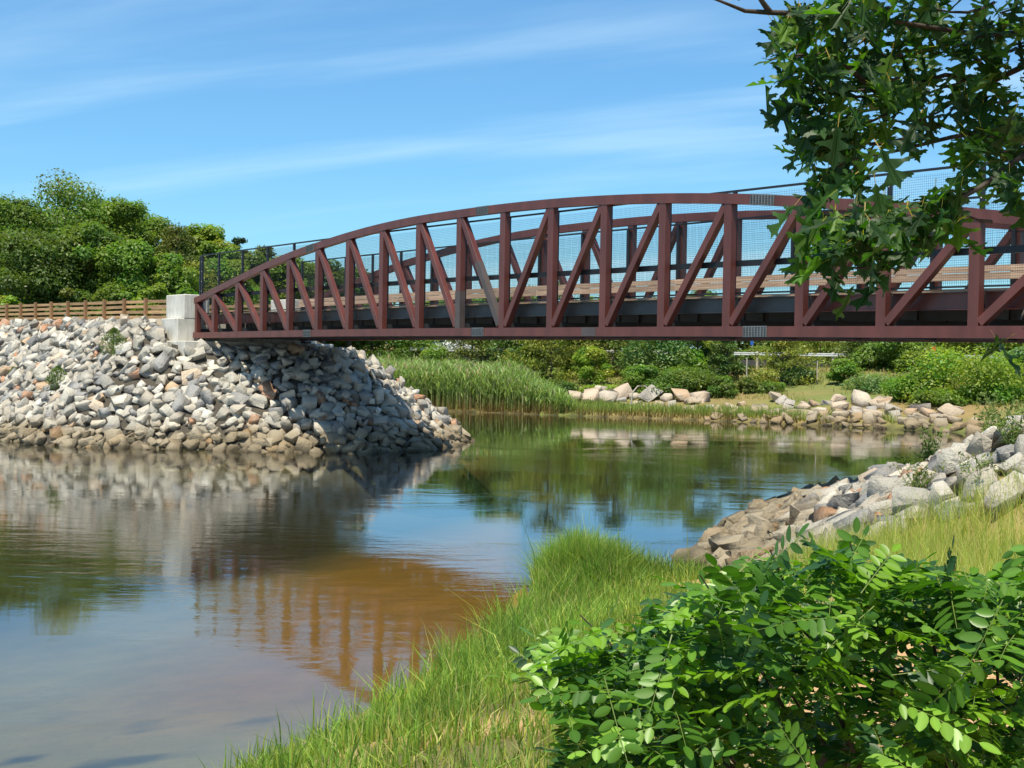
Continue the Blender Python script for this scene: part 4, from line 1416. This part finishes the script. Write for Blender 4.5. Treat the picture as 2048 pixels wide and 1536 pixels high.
def shore_grass():
    n = 60000
    x, y = RNG.uniform(-2, 24, n), RNG.uniform(72, 99, n)
    s_ = poly_sd(x, y, FAR)
    wid = np.interp(x, [-2, 2, 8, 13, 18, 23], [2.5, 3.4, 2.8, 2.4, 2.2, 2.0])
    tuft = np.where(x > 12, noise2(x, y * .5, 1.2, 31) > -.12, True)
    ok = (s_ > 0) & (s_ < wid) & tuft
    x, y, s_ = x[ok], y[ok], s_[ok]
    n = len(x)
    h = RNG.uniform(.35, .85, n)
    tint = blend(n, [(0.24, 0.32, 0.07), (0.32, 0.38, 0.10), (0.17, 0.26, 0.06)], [3, 3, 2])
    tint = np.where((s_ < .35)[:, None], blend(n, [(0.20, 0.15, 0.05), (0.14, 0.13, 0.04)], [1, 1]), tint)
    parts = [blades(x, y, np.maximum(height(x, y), 0) - .03, h, np.full(n, .045), np.abs(RNG.normal(.3, .2, n)), tint)]
    n = 16000                     # thin turf and straw on the slope behind
    x, y = RNG.uniform(3, 34, n), RNG.uniform(80, 116, n)
    s_ = poly_sd(x, y, FAR)
    ok = (s_ > 5) & (s_ < 30) & (noise2(x, y, 3.5, 33) + RNG.normal(0, .25, n) > -.15)
    x, y = x[ok], y[ok]
    n = len(x)
    parts.append(blades(x, y, height(x, y) - .03, RNG.uniform(.2, .5, n), np.full(n, .05), np.abs(RNG.normal(.4, .3, n)),
                        blend(n, [(0.22, 0.29, 0.06), (0.38, 0.33, 0.13), (0.45, 0.35, 0.17)], [3, 3, 1.5])))
    grass('shore_grass', 'strip of green salt grass along the far shore', parts)


shore_grass()

# ------------------------------------------------------------------ road, guard rail, car, posts beyond the far bank
ra, rb = at(820, 714, 116), at(2300, 720, 100)
rdir = Vector((rb.x - ra.x, rb.y - ra.y, 0)).normalized()
rnorm = Vector((-rdir.y, rdir.x, 0))
gz = 4.12
mb = MB()
q0, q1 = Vector((ra.x, ra.y, gz)) - rdir * 10 + rnorm * 1.0, Vector((rb.x, rb.y, gz)) + rdir * 20 + rnorm * 1.0
mb.hexa([(q0.x, q0.y, gz - .5), (q1.x, q1.y, gz - .5), (q1 + rnorm * 8).to_tuple()[:2] + (gz - .5,), (q0 + rnorm * 8).to_tuple()[:2] + (gz - .5,),
         (q0.x, q0.y, gz), (q1.x, q1.y, gz), (q1 + rnorm * 8).to_tuple()[:2] + (gz,), (q0 + rnorm * 8).to_tuple()[:2] + (gz,)])
link('road', mb.mesh('road', M['asphalt']), kind='structure', label='road behind the guard rail above the far bank')
gr = empty('guard_rail', (ra.x, ra.y, gz), math.atan2(rdir.y, rdir.x), label='long white guard rail on posts above the far bank', cat='guard rail')
glen = (Vector((rb.x, rb.y, 0)) - Vector((ra.x, ra.y, 0))).length
npst = int(glen / 3.0)
for i in range(npst + 1):
    MB().box(i * 3 - .09, i * 3 + .09, -.08, .08, -1.0, .72).build('post', M['guard_post'], gr)
for i in range(npst):
    mb = MB()
    for z0, yy in ((.42, -.14), (.50, -.10), (.58, -.14)):
        mb.box(i * 3 + .004, i * 3 + 2.996, yy - .02, yy + .02, z0 - .04, z0 + .039)
    mb.build('rail', M['guard_white'], gr)

cp = at(897, 700, 117.5)
car = empty('parked_car', (cp.x, cp.y, gz + .005), math.atan2(rdir.y, rdir.x), label='white car on the road half hidden behind the far trees', cat='car')
prof = [(-2.15, .30), (-2.2, .75), (-1.55, .92), (-.75, 1.42), (.75, 1.44), (1.5, .98), (2.1, .88), (2.2, .35)]
mb = MB()
n = len(prof)
for yy in (-.85, .85):
    for (px, pz) in prof:
        mb.v.append((px, yy * (.82 if pz > 1.2 else 1), pz))
mb.f.append(tuple(range(n))[::-1]); mb.f.append(tuple(range(n, 2 * n)))
for j in range(n):
    k = (j + 1) % n
    mb.f.append((j, k, n + k, n + j))
mb.build('body', M['car_white'], car, 0.04)
for yy in (-.83, .83):
    s = 1 if yy > 0 else -1
    for x0, x1 in ((-1.15, -.06), (.06, 1.15)):
        MB().hexa([(x0, yy, .96), (x1, yy, .96), (x1, yy - s * .02, .97), (x0, yy - s * .02, .97),
                   (x0 * .75 if x0 < -.5 else x0, yy - s * .085, 1.35), (x1 * .75 if x1 > .5 else x1, yy - s * .085, 1.35), (x1 * .75 if x1 > .5 else x1, yy - s * .12, 1.36), (x0 * .75 if x0 < -.5 else x0, yy - s * .12, 1.36)]).build('window', M['glass_dark'], car)
for wx in (-1.35, 1.35):
    for yy in (-.78, .78):
        w_ = MB().tube([(wx, yy - .1, .33), (wx, yy + .1, .33)], .33, 16).build('wheel', M['rubber'], car)
        MB().tube([(wx, yy - .112, .33), (wx, yy + .112, .33)], .19, 12).build('rim', M['steel_light'], w_)
for wy in (-.6, .6):
    MB().box(2.17, 2.24, wy - .18, wy + .18, .62, .76).build('headlight', M['guard_white'], car)

for u, v0, v1, y, lab in [(1493, 716, 768, 95, 'thin grey post in the sandy gap left of the golden green pine'),
                          (1634, 722, 772, 96, 'thin grey post on the grassy slope right of the golden green pine'),
                          (1706, 730, 768, 96, 'thin grey post on the grassy slope near the flat topped pine')]:
    a, b_ = at(u, v0, y), at(u, v1, y)
    t = empty('slope_post', (b_.x, b_.y, b_.z), 0, label=lab, cat='post', group='thin posts on the far slope')
    MB().tube([(0, 0, -.6), (0, 0, a.z - b_.z)], .045, 7).build('shaft', M['guard_post'], t)
    MB().tube([(0, 0, a.z - b_.z), (0, 0, a.z - b_.z + .05)], [.055, .03], 7).build('cap', M['steel_light'], t)
a = at(1504, 684, 112)
t = empty('road_sign', (a.x, a.y, gz), 0, label='small blue road sign just under the bridge by the guard rail', cat='sign')
MB().box(-.13, .13, -.02, .02, a.z - gz - .25, a.z - gz + .25).build('panel', M['sign_blue'], t)
MB().tube([(0, .05, 0), (0, .05, a.z - gz + .25)], .035, 7).build('post', M['steel_light'], t)
a = at(1868, 696, 99)
t = empty('marker_post', (a.x, a.y, a.z - 1.2), 0, label='small orange marker post above the big bayberry bush', cat='marker')
MB().tube([(0, 0, .0), (0, 0, 1.0)], .05, 8).build('shaft', M['guard_post'], t)
MB().box(-.12, .12, -.03, .03, .9, 1.3).build('panel', M['orange'], t)

# bleached dead branch among the far boulders
a = at(1262, 800, 88.5)
t = empty('dead_branch', a, 0, label='bleached bent dead branch arching over the far shore rocks', cat='branch')
MB().tube([(0, 0, -.3), (.1, 0, .5), (.45, .05, .95), (.95, .05, .95), (1.3, 0, .45), (1.4, 0, .1)], [.05, .05, .045, .04, .03, .015], 6).build('limb', M['dead_wood'], t)


# ------------------------------------------------------------------ near plants: weeds on the right bank
def stalk_weed(u, v, y, h, n_st, spread, hue, label, leaf=.05, name='weed_plant'):
    p = at(u, v, y)
    zb = hz(p.x, p.y)
    t = empty(name, (p.x, p.y, zb), 0, label=label, cat='weed', group='weeds along the right stone bank')
    mb = MB()
    C, N_ = [], []
    for _ in range(n_st):
        a_ = random.uniform(0, 6.28)
        r_ = spread * random.random()
        hh_ = h * random.uniform(.55, 1.1)
        q = [Vector((math.cos(a_) * r_ * .2, math.sin(a_) * r_ * .2, -.05)), Vector((math.cos(a_) * r_ * .6, math.sin(a_) * r_ * .6, hh_ * .5)), Vector((math.cos(a_) * r_ * 1.2, math.sin(a_) * r_ * 1.2, hh_))]
        mb.tube(q, [.008, .006, .002], 4, False)
        for _ in range(26):
            t_ = random.uniform(.2, 1)
            w_ = q[0].lerp(q[1], t_ * 2) if t_ < .5 else q[1].lerp(q[2], t_ * 2 - 1)
            C.append(w_ + Vector((random.gauss(0, 1), random.gauss(0, 1), random.gauss(0, .5))) * leaf)
    C = np.array([c[:] for c in C])
    n = len(C)
    v_, f_, c_ = cards(C, RNG.normal(size=(n, 3)) + np.array([0, 0, .7]), RNG.uniform(.7, 1.6, n) * leaf * 1.5, .38, tint_var(n, hue, .2))
    link('foliage', mesh_np('foliage', v_, f_, M['leaf'], c_), t)
    mb.build('stem', M['stem_green'], t)
    return t


stalk_weed(1858, 905, 36.5, 1.45, 20, .7, (0.10, 0.17, 0.035), 'tall leafy weed standing behind the crest of the right stone bank', .07)
stalk_weed(1815, 918, 36.8, .8, 10, .5, (0.12, 0.18, 0.04), 'shorter weed left of the tall weed behind the right stone bank', .06)
stalk_weed(1985, 985, 23.5, .95, 16, .55, (0.15, 0.21, 0.06), 'sprawling pale weed over the stones near the right edge', .05)
stalk_weed(2040, 935, 25, .9, 14, .5, (0.16, 0.21, 0.07), 'pale weed at the right edge high on the stone bank', .05)
stalk_weed(1835, 1035, 22, .6, 12, .4, (0.17, 0.21, 0.06), 'low yellowish weed between the stones and the tall grass', .045)
stalk_weed(1960, 1050, 20.5, .6, 12, .5, (0.18, 0.22, 0.07), 'low pale weed among half buried stones by the tall grass', .045)
stalk_weed(2030, 1020, 21, .7, 14, .5, (0.16, 0.22, 0.06), 'bushy pale weed by the right edge below the stones', .045)

# old post hidden in the locust
pp = at(1665, 1500, 3.1)
t = empty('wooden_post', (pp.x, pp.y, hz(pp.x, pp.y) - .2), 0, label='short weathered wooden post half hidden under the locust leaves', cat='post')
MB().tube([(0, 0, 0), (.01, 0, .5), (0, 0, at(1665, 1478, 3.1).z - hz(pp.x, pp.y) + .2)], [.045, .042, .040], 9).build('shaft', M['post_old'], t, smooth=False)
MB().tube([(0, 0, at(1665, 1478, 3.1).z - hz(pp.x, pp.y) + .201), (0, 0, at(1665, 1478, 3.1).z - hz(pp.x, pp.y) + .206)], [.036, .030], 9).build('cut_top', M['dead_wood'], t)


# ------------------------------------------------------------------ oak leaves overhead
def outline_mesh(name, right, left, mat, tint, fold=.25, droop=.25, stalk=0.0, vein=None):
    """leaf in xy, length along +x (0..1); right/left are outlines base -> tip with y >= 0"""
    vs_, fs_ = [], []
    def add(pts, sg):
        i = len(vs_)
        for (x, y) in pts:
            z = abs(y) * fold - droop * x * x + .04 * math.sin(x * 9 + y * 7)
            vs_.append((x, y * sg, z))
        poly = [Vector((p[0], p[1] * sg, 0)) for p in pts]
        for tri in tessellate_polygon([poly]):
            fs_.append(tuple(i + k for k in tri))
    add(right, 1)
    add(left, -1)
    v = np.array(vs_)
    c = np.tile(np.array(tint), (len(v), 1))
    mid = np.abs(v[:, 1]) < .01
    c[mid] = c[mid] * 1.25
    f = np.array(fs_)
    if stalk:
        i = len(v)
        st = np.array([(-stalk, -.012, .02), (-stalk, .012, .02), (.02, .010, .004), (.02, -.010, .004)])
        v = np.concatenate([v, st])
        c = np.concatenate([c, np.tile((0.42, 0.30, 0.07), (4, 1))])
        f = np.concatenate([f, np.array([(i, i + 1, i + 2), (i, i + 2, i + 3)])])
    return mesh_np(name, v, f, mat, c)


def oak_outline(rs):
    j = lambda s=.03: rs.uniform(-s, s)
    pts = [(0, 0), (.06, .03 + abs(j(.02)))]
    for (x0, xs, tx, ty, wdt) in ((.16, .10, .20 + j(), .30 + j(.05), .09), (.30, .07, .48 + j(), .46 + j(.06), .12), (.56, .07, .80 + j(), .38 + j(.06), .10)):
        pts += [(x0, xs + .01), (tx - wdt * .7, ty * .62), (tx - .05, ty * .90), (tx + .015, ty * 1.04), (tx + .02, ty * .84), (tx + .06, ty * .82), (tx + .02, ty * .62), (tx + wdt * .45, ty * .34)]
    pts += [(.80, .09), (.87, .14), (.88, .07), (1.0, .0)]
    # keep x order sane near the tip
    out = []
    for p in pts:
        out.append((p[0], max(p[1], 0)))
    out += [(.7, 0), (.4, 0), (.15, 0)]
    return out


_ro = random.Random(11)
OAK = []
for i in range(10):
    g = [(0.021, 0.052, 0.016), (0.028, 0.070, 0.018), (0.042, 0.100, 0.019), (0.085, 0.165, 0.024)][i % 4]
    OAK.append(outline_mesh('leaf', oak_outline(_ro), oak_outline(_ro), M['oak_leaf'], g, _ro.uniform(.05, .4), _ro.uniform(.0, .4), .28))
OAK_Y = outline_mesh('leaf', oak_outline(_ro), oak_outline(_ro), M['oak_leaf'], (0.24, 0.28, 0.03), .2, .2, .28)


def leaf_matrix(pos, direction, size, roll_amp=.8):
    d = direction.normalized()
    up = Vector((random.gauss(0, .55) * roll_amp, random.gauss(0, .55) * roll_amp, 1))
    s = up.cross(d)
    if s.length < 1e-3:
        s = Vector((1, 0, 0))
    s.normalize()
    u = d.cross(s)
    return Matrix(((d.x * size, s.x * size, u.x * size, pos.x), (d.y * size, s.y * size, u.y * size, pos.y), (d.z * size, s.z * size, u.z * size, pos.z), (0, 0, 0, 1)))


oak_base = (3.15, 4.3)
oak = empty('oak_tree', (oak_base[0], oak_base[1], hz(*oak_base)), 0, label='oak at the right edge whose lobed leaves hang down over the bridge', cat='tree')
OB = Vector(oak.location)
fork = Vector((2.95, 4.35, 5.4))


def to_oak(p):
    return p - OB


mb = MB()
mb.tube([to_oak(OB + Vector((0, 0, -.3))), to_oak(OB + Vector((-.05, 0, 1.4))), to_oak(OB + Vector((-.12, .03, 2.6))), to_oak(fork), to_oak(fork + Vector((-.3, -.4, 1.6))), to_oak(fork + Vector((-.5, -1.0, 3.4)))],
        [.26, .22, .20, .17, .13, .06], 12)
mb.build('trunk', M['bark'], oak, smooth=True)
# limbs: pixel way-points with depth
LIMBS = [
    [(2200, 60, 4.5), (1960, 70, 4.5), (1800, 45, 4.4), (1660, 30, 4.35), (1560, 60, 4.3)],
    [(2200, 60, 4.5), (1990, 160, 4.6), (1890, 150, 4.6), (1760, 190, 4.5), (1640, 200, 4.4), (1570, 235, 4.35)],
    [(2200, 160, 4.6), (2030, 250, 4.6), (1900, 275, 4.5), (1800, 300, 4.4), (1700, 320, 4.3), (1650, 350, 4.25)],
    [(2200, 200, 4.4), (2060, 300, 4.3), (1960, 375, 4.2), (1860, 430, 4.1), (1760, 445, 4.05), (1660, 425, 4.0)],
    [(1660, 30, 4.35), (1540, 25, 4.25), (1490, 22, 4.2), (1440, 2, 4.15), (1410, -8, 4.1)],
    [(1540, 25, 4.25), (1515, -10, 4.2), (1510, -40, 4.2)],
    [(2200, 60, 4.5), (2100, -40, 4.3), (1900, -90, 4.1), (1700, -110, 4.0), (1560, -90, 3.9)],
    [(2200, 200, 4.4), (2090, 420, 4.2), (2060, 600, 4.0), (2040, 640, 3.9)],
    [(1760, 190, 4.5), (1680, 120, 4.4), (1600, 110, 4.3), (1540, 120, 4.2)],
    [(1990, 160, 4.6), (1900, 60, 4.7), (1830, -20, 4.7)],
]
limb_pts = []
for i, lm in enumerate(LIMBS):
    q = [to_oak(at(*w)) for w in lm]
    if lm[0][0] >= 2200:
        q = [to_oak(fork + Vector((0, 0, -.6 + .12 * i)))] + q
    r0 = .014 if lm[0][0] >= 2200 else .011
    r = [r0 * (1 - .82 * j / (len(q) - 1)) for j in range(len(q))]
    MB().tube(q, r, 6, False).build('branch', M['twig'], oak, smooth=True)
# twig ends: photo pixel, depth, number of leaves, spread
TW_ = [(1548, 62, 4.25, 8), (1600, 40, 4.3, 9), (1660, 20, 4.3, 9), (1720, 30, 4.35, 9), (1790, 20, 4.4, 10), (1860, 30, 4.5, 10), (1930, 40, 4.5, 10), (2000, 40, 4.5, 11), (2050, 90, 4.5, 10),
       (1550, 130, 4.2, 7), (1610, 115, 4.3, 10), (1680, 110, 4.35, 11), (1750, 120, 4.45, 11), (1830, 120, 4.5, 11), (1910, 110, 4.6, 11), (1980, 130, 4.6, 11), (2040, 170, 4.6, 11),
       (1590, 185, 4.3, 9), (1650, 190, 4.35, 10), (1720, 190, 4.4, 10), (1800, 195, 4.5, 10), (1880, 190, 4.5, 10), (1960, 215, 4.6, 10), (2030, 250, 4.6, 10),
       (1580, 245, 4.3, 8), (1640, 260, 4.3, 9), (1700, 265, 4.35, 9), (1770, 255, 4.4, 8), (1850, 250, 4.5, 7), (1600, 300, 4.25, 7), (1655, 330, 4.25, 8), (1680, 290, 4.3, 7), (1740, 300, 4.3, 5),
       (1945, 280, 4.4, 7), (2000, 320, 4.3, 9), (2045, 350, 4.3, 8), (2040, 290, 4.4, 8), (1655, 375, 4.2, 5),
       (1890, 400, 4.1, 9), (1840, 430, 4.05, 10), (1790, 440, 4.05, 9), (1730, 440, 4.0, 10), (1680, 440, 4.0, 10), (1640, 445, 4.0, 8), (1660, 490, 4.0, 8), (1710, 500, 4.0, 8), (1880, 440, 4.1, 8), (1770, 480, 4.05, 6),
       (1690, 535, 4.0, 4), (2046, 655, 3.7, 3), (1930, 430, 4.1, 4)]
n_leaf = 0
tw = MB()
stk = MB()
for (u, v, y, cnt) in TW_:
    u = u + 34 * min(1, max(0, (1760 - u) / 200))
    v = v - (14 if 330 > v else 0)
    c = at(u, v, y)
    # twig back towards the heavier wood on the right
    back = at(u + random.uniform(40, 90), v + random.uniform(-35, 15), y + random.uniform(-.1, .15))
    MB().tube([to_oak(back), to_oak(c.lerp(back, .5) + Vector((0, 0, -.006))), to_oak(c)], [.006, .0045, .003], 4, False).build('twig', M['twig'], oak)
    for k in range(int(cnt * 1.25)):
        n_leaf += 1
        off = Vector((random.gauss(0, .046), random.gauss(0, .12), random.gauss(0, .040)))
        p = c + off
        dr = Vector((random.gauss(-.25, .6), random.gauss(-.1, .5), random.gauss(-.65, .4)))
        if dr.length < .2:
            dr = Vector((-.3, 0, -.7))
        size = random.uniform(.088, .145)
        o = link('leaf', OAK_Y if n_leaf in (301, 333) else random.choice(OAK), oak) if n_leaf <= 300 else None
        mt = Matrix.Translation(-OB) @ leaf_matrix(p, dr, size)
        if o:
            o.matrix_local = mt
        else:
            stk.v.append((mt, random.choice(OAK)))


def join_instances(name, items, mat, parent, **kw):
    V, F, T, off = [], [], [], 0
    cache = {}
    for mt, me in items:
        if me.name not in cache:
            v = np.empty(len(me.vertices) * 3, np.float32); me.vertices.foreach_get('co', v)
            f = np.array([list(q.vertices) for q in me.polygons])
            c = np.empty(len(me.vertices) * 4, np.float32); me.color_attributes['tint'].data.foreach_get('color', c)
            cache[me.name] = (v.reshape(-1, 3), f, c.reshape(-1, 4)[:, :3])
        v, f, c = cache[me.name]
        A = np.array(mt)
        V.append(v @ A[:3, :3].T + A[:3, 3]); F.append(f + off); T.append(c * random.uniform(.8, 1.2)); off += len(v)
    return link(name, mesh_np(name, np.concatenate(V), np.concatenate(F), mat, np.concatenate(T)), parent, kind='stuff', **kw)


# the rest of the crown, mostly out of frame, added and trimmed for its shade below
extra = [q for q in stk.v]
for _ in range(7500):
    p = Vector((random.gauss(2.0, .95), random.gauss(3.2, 1.3), random.uniform(5.0, 8.2)))
    if p.x < (0.62 + (p.z - 3) * .13 if p.y < 2.7 else 1.12) + random.gauss(0, .13) or (p.z < 5.35 and p.y > 3.2 and p.x < 1.9):
        continue
    mt = Matrix.Translation(-OB) @ leaf_matrix(p, Vector((random.gauss(0, 1), random.gauss(0, 1), random.gauss(-.4, .5))), random.uniform(.09, .15))
    extra.append((mt, random.choice(OAK)))
join_instances('foliage', extra, M['oak_leaf'], oak)


# ------------------------------------------------------------------ locust shrub in the foreground
def compound_leaf(rs, n_pair, tint):
    """pinnate leaf, length 1 along +x"""
    V, F, C, off = [], [], [], 0
    def leaflet(px, py, pz, ang, ln, wd, tilt):
        nonlocal off
        prof = [(0, 0), (.12, .28), (.3, .46), (.52, .5), (.75, .40), (.92, .2), (1, 0)]
        ca, sa = math.cos(ang), math.sin(ang)
        sh = rs.uniform(.85, 1.18)
        cup = rs.uniform(.1, .35)
        pts = []
        for (a, b_) in prof:
            pts.append((a, 0, 0, 0.0))
        for s in (1, -1):
            for (a, b_) in prof[1:-1]:
                pts.append((a, s * b_ * wd, b_ * wd * cup, 1.0))
        for (a, b_, c_, e) in pts:
            x, y, z = a * ln, b_ * ln, c_ * ln - tilt * a * ln
            V.append((px + x * ca - y * sa, py + x * sa + y * ca, pz + z))
            C.append(np.array(tint) * sh * (1.18 if e == 0 else 1))
        m_ = len(prof)
        for s in (0, 1):
            e0 = m_ + s * (m_ - 2)
            idx_ = [0] + [e0 + q for q in range(m_ - 2)] + [m_ - 1]
            for q in range(m_ - 1):
                a, b_ = q, q + 1
                c_, d_ = idx_[q + 1], idx_[q]
                f = [off + a, off + b_, off + c_, off + d_]
                if s:
                    f = f[::-1]
                f2 = []
                for w in f:
                    if w not in f2:
                        f2.append(w)
                if len(f2) == 4:
                    F.append(f2[:3]); F.append([f2[0], f2[2], f2[3]])
                else:
                    F.append(f2)
        off = len(V)
    sag = rs.uniform(.05, .3)
    zc_ = lambda t: -sag * t * t
    for i in range(n_pair):
        t = .16 + .80 * i / n_pair
        for s in (1, -1):
            leaflet(t, .012 * s, zc_(t), s * rs.uniform(1.0, 1.45), rs.uniform(.21, .28) * (1 if i else .85), rs.uniform(.42, .58), rs.uniform(-.15, .5))
    leaflet(.98, 0, zc_(.98), rs.uniform(-.2, .2), .24, .5, .2)
    st = [(-.05, -.008), (-.05, .008), (.5, .006), (.5, -.006), (1, .003), (1, -.003)]
    i = len(V)
    for (x, y) in st:
        V.append((x, y, zc_(max(x, 0)) - .004))
        C.append(np.array((0.16, 0.22, 0.05)))
    F.extend([[i, i + 1, i + 2], [i, i + 2, i + 3], [i + 3, i + 2, i + 4], [i + 3, i + 4, i + 5]])
    return mesh_np('leaf', np.array(V), np.array(F), M['locust_leaf'], np.array(C))


_rl = random.Random(21)
LOC = [compound_leaf(_rl, _rl.randint(5, 8), [(0.050, 0.125, 0.014), (0.085, 0.190, 0.017), (0.028, 0.080, 0.020), (0.135, 0.255, 0.020)][i % 4]) for i in range(12)]
LOC_Y = [compound_leaf(_rl, 7, (0.16, 0.30, 0.035)) for _ in range(2)]
lb = Vector((.95, 2.75, 0))
lb.z = hz(lb.x, lb.y)
loc = empty('locust_shrub', lb, 0, label='leafy locust shrub with oval leaflets filling the right foreground', cat='shrub')
OUT = [(1040, 1375), (1075, 1290), (1130, 1235), (1250, 1225), (1330, 1190), (1370, 1150), (1440, 1135), (1510, 1075), (1600, 1080), (1690, 1050), (1720, 1100), (1800, 1120), (1900, 1130), (1990, 1150), (2060, 1120)]
ou, ov = [q[0] for q in OUT], [q[1] for q in OUT]
items = []
tries = 0
while len(items) < 1150 and tries < 30000:
    tries += 1
    u, v = random.uniform(1030, 2120), random.uniform(1060, 1640)
    top = np.interp(u, ou, ov)
    left = np.interp(v, [1100, 1200, 1345, 1420, 1536, 1640], [1400, 1110, 1060, 1110, 1120, 1120])
    if v < top + (34 if u < 1750 else 10) or u < left + 10:
        continue
    depth = random.uniform(2.25, 3.5) if v > top + 110 else random.uniform(2.4, 3.0)
    # a thinner part low in the middle where the sand shows
    if 1500 < u < 1950 and v > 1360 and random.random() < .45:
        continue
    if 1180 < u < 1500 and v > 1400 and random.random() < .25:
        continue
    c = at(u, v, depth)
    if c.z < hz(c.x, c.y) + .1:
        continue
    items.append((c, u, v))
mb_b = MB()
# arching stems from the root to the fringe
for (u, v, y) in [(1110, 1330, 2.6), (1160, 1230, 2.7), (1400, 1150, 2.65), (1540, 1100, 2.6), (1700, 1085, 2.6), (1840, 1150, 2.7), (1990, 1180, 2.7), (1250, 1280, 2.8), (1330, 1420, 2.5), (1520, 1300, 2.8), (1900, 1330, 2.6), (1620, 1230, 3.0), (2050, 1300, 2.5)]:
    tip = at(u, v, y) - lb
    base = Vector((random.uniform(-.15, .15), random.uniform(-.1, .1), -.05))
    m1 = base.lerp(tip, .35) + Vector((0, 0, .22))
    m2 = base.lerp(tip, .75) + Vector((0, 0, .10))
    MB().tube([base, m1, m2, tip], [.009, .006, .004, .0015], 6, False).build('branch', M['twig'], loc, smooth=True)
rest = []
order = sorted(range(len(items)), key=lambda i: items[i][0].y)
nk = 0
for i in order:
    c, u, v = items[i]
    rel = Vector((c.x - .75, 0, c.z - 2.4))
    dr = Vector((rel.x * .8 + random.gauss(0, .55), random.gauss(-.15, .6), random.gauss(-.05, .32) + .12))
    size = random.uniform(.105, .175)
    me = random.choice(LOC) if random.random() > .05 else random.choice(LOC_Y)
    mt = Matrix.Translation(-lb) @ leaf_matrix(c - dr.normalized() * size * .5, dr, size, .75)
    if nk < 300:
        o = link('leaf', me, loc)
        o.matrix_local = mt
        nk += 1
    else:
        rest.append((mt, me))
join_instances('foliage', rest, M['locust_leaf'], loc)
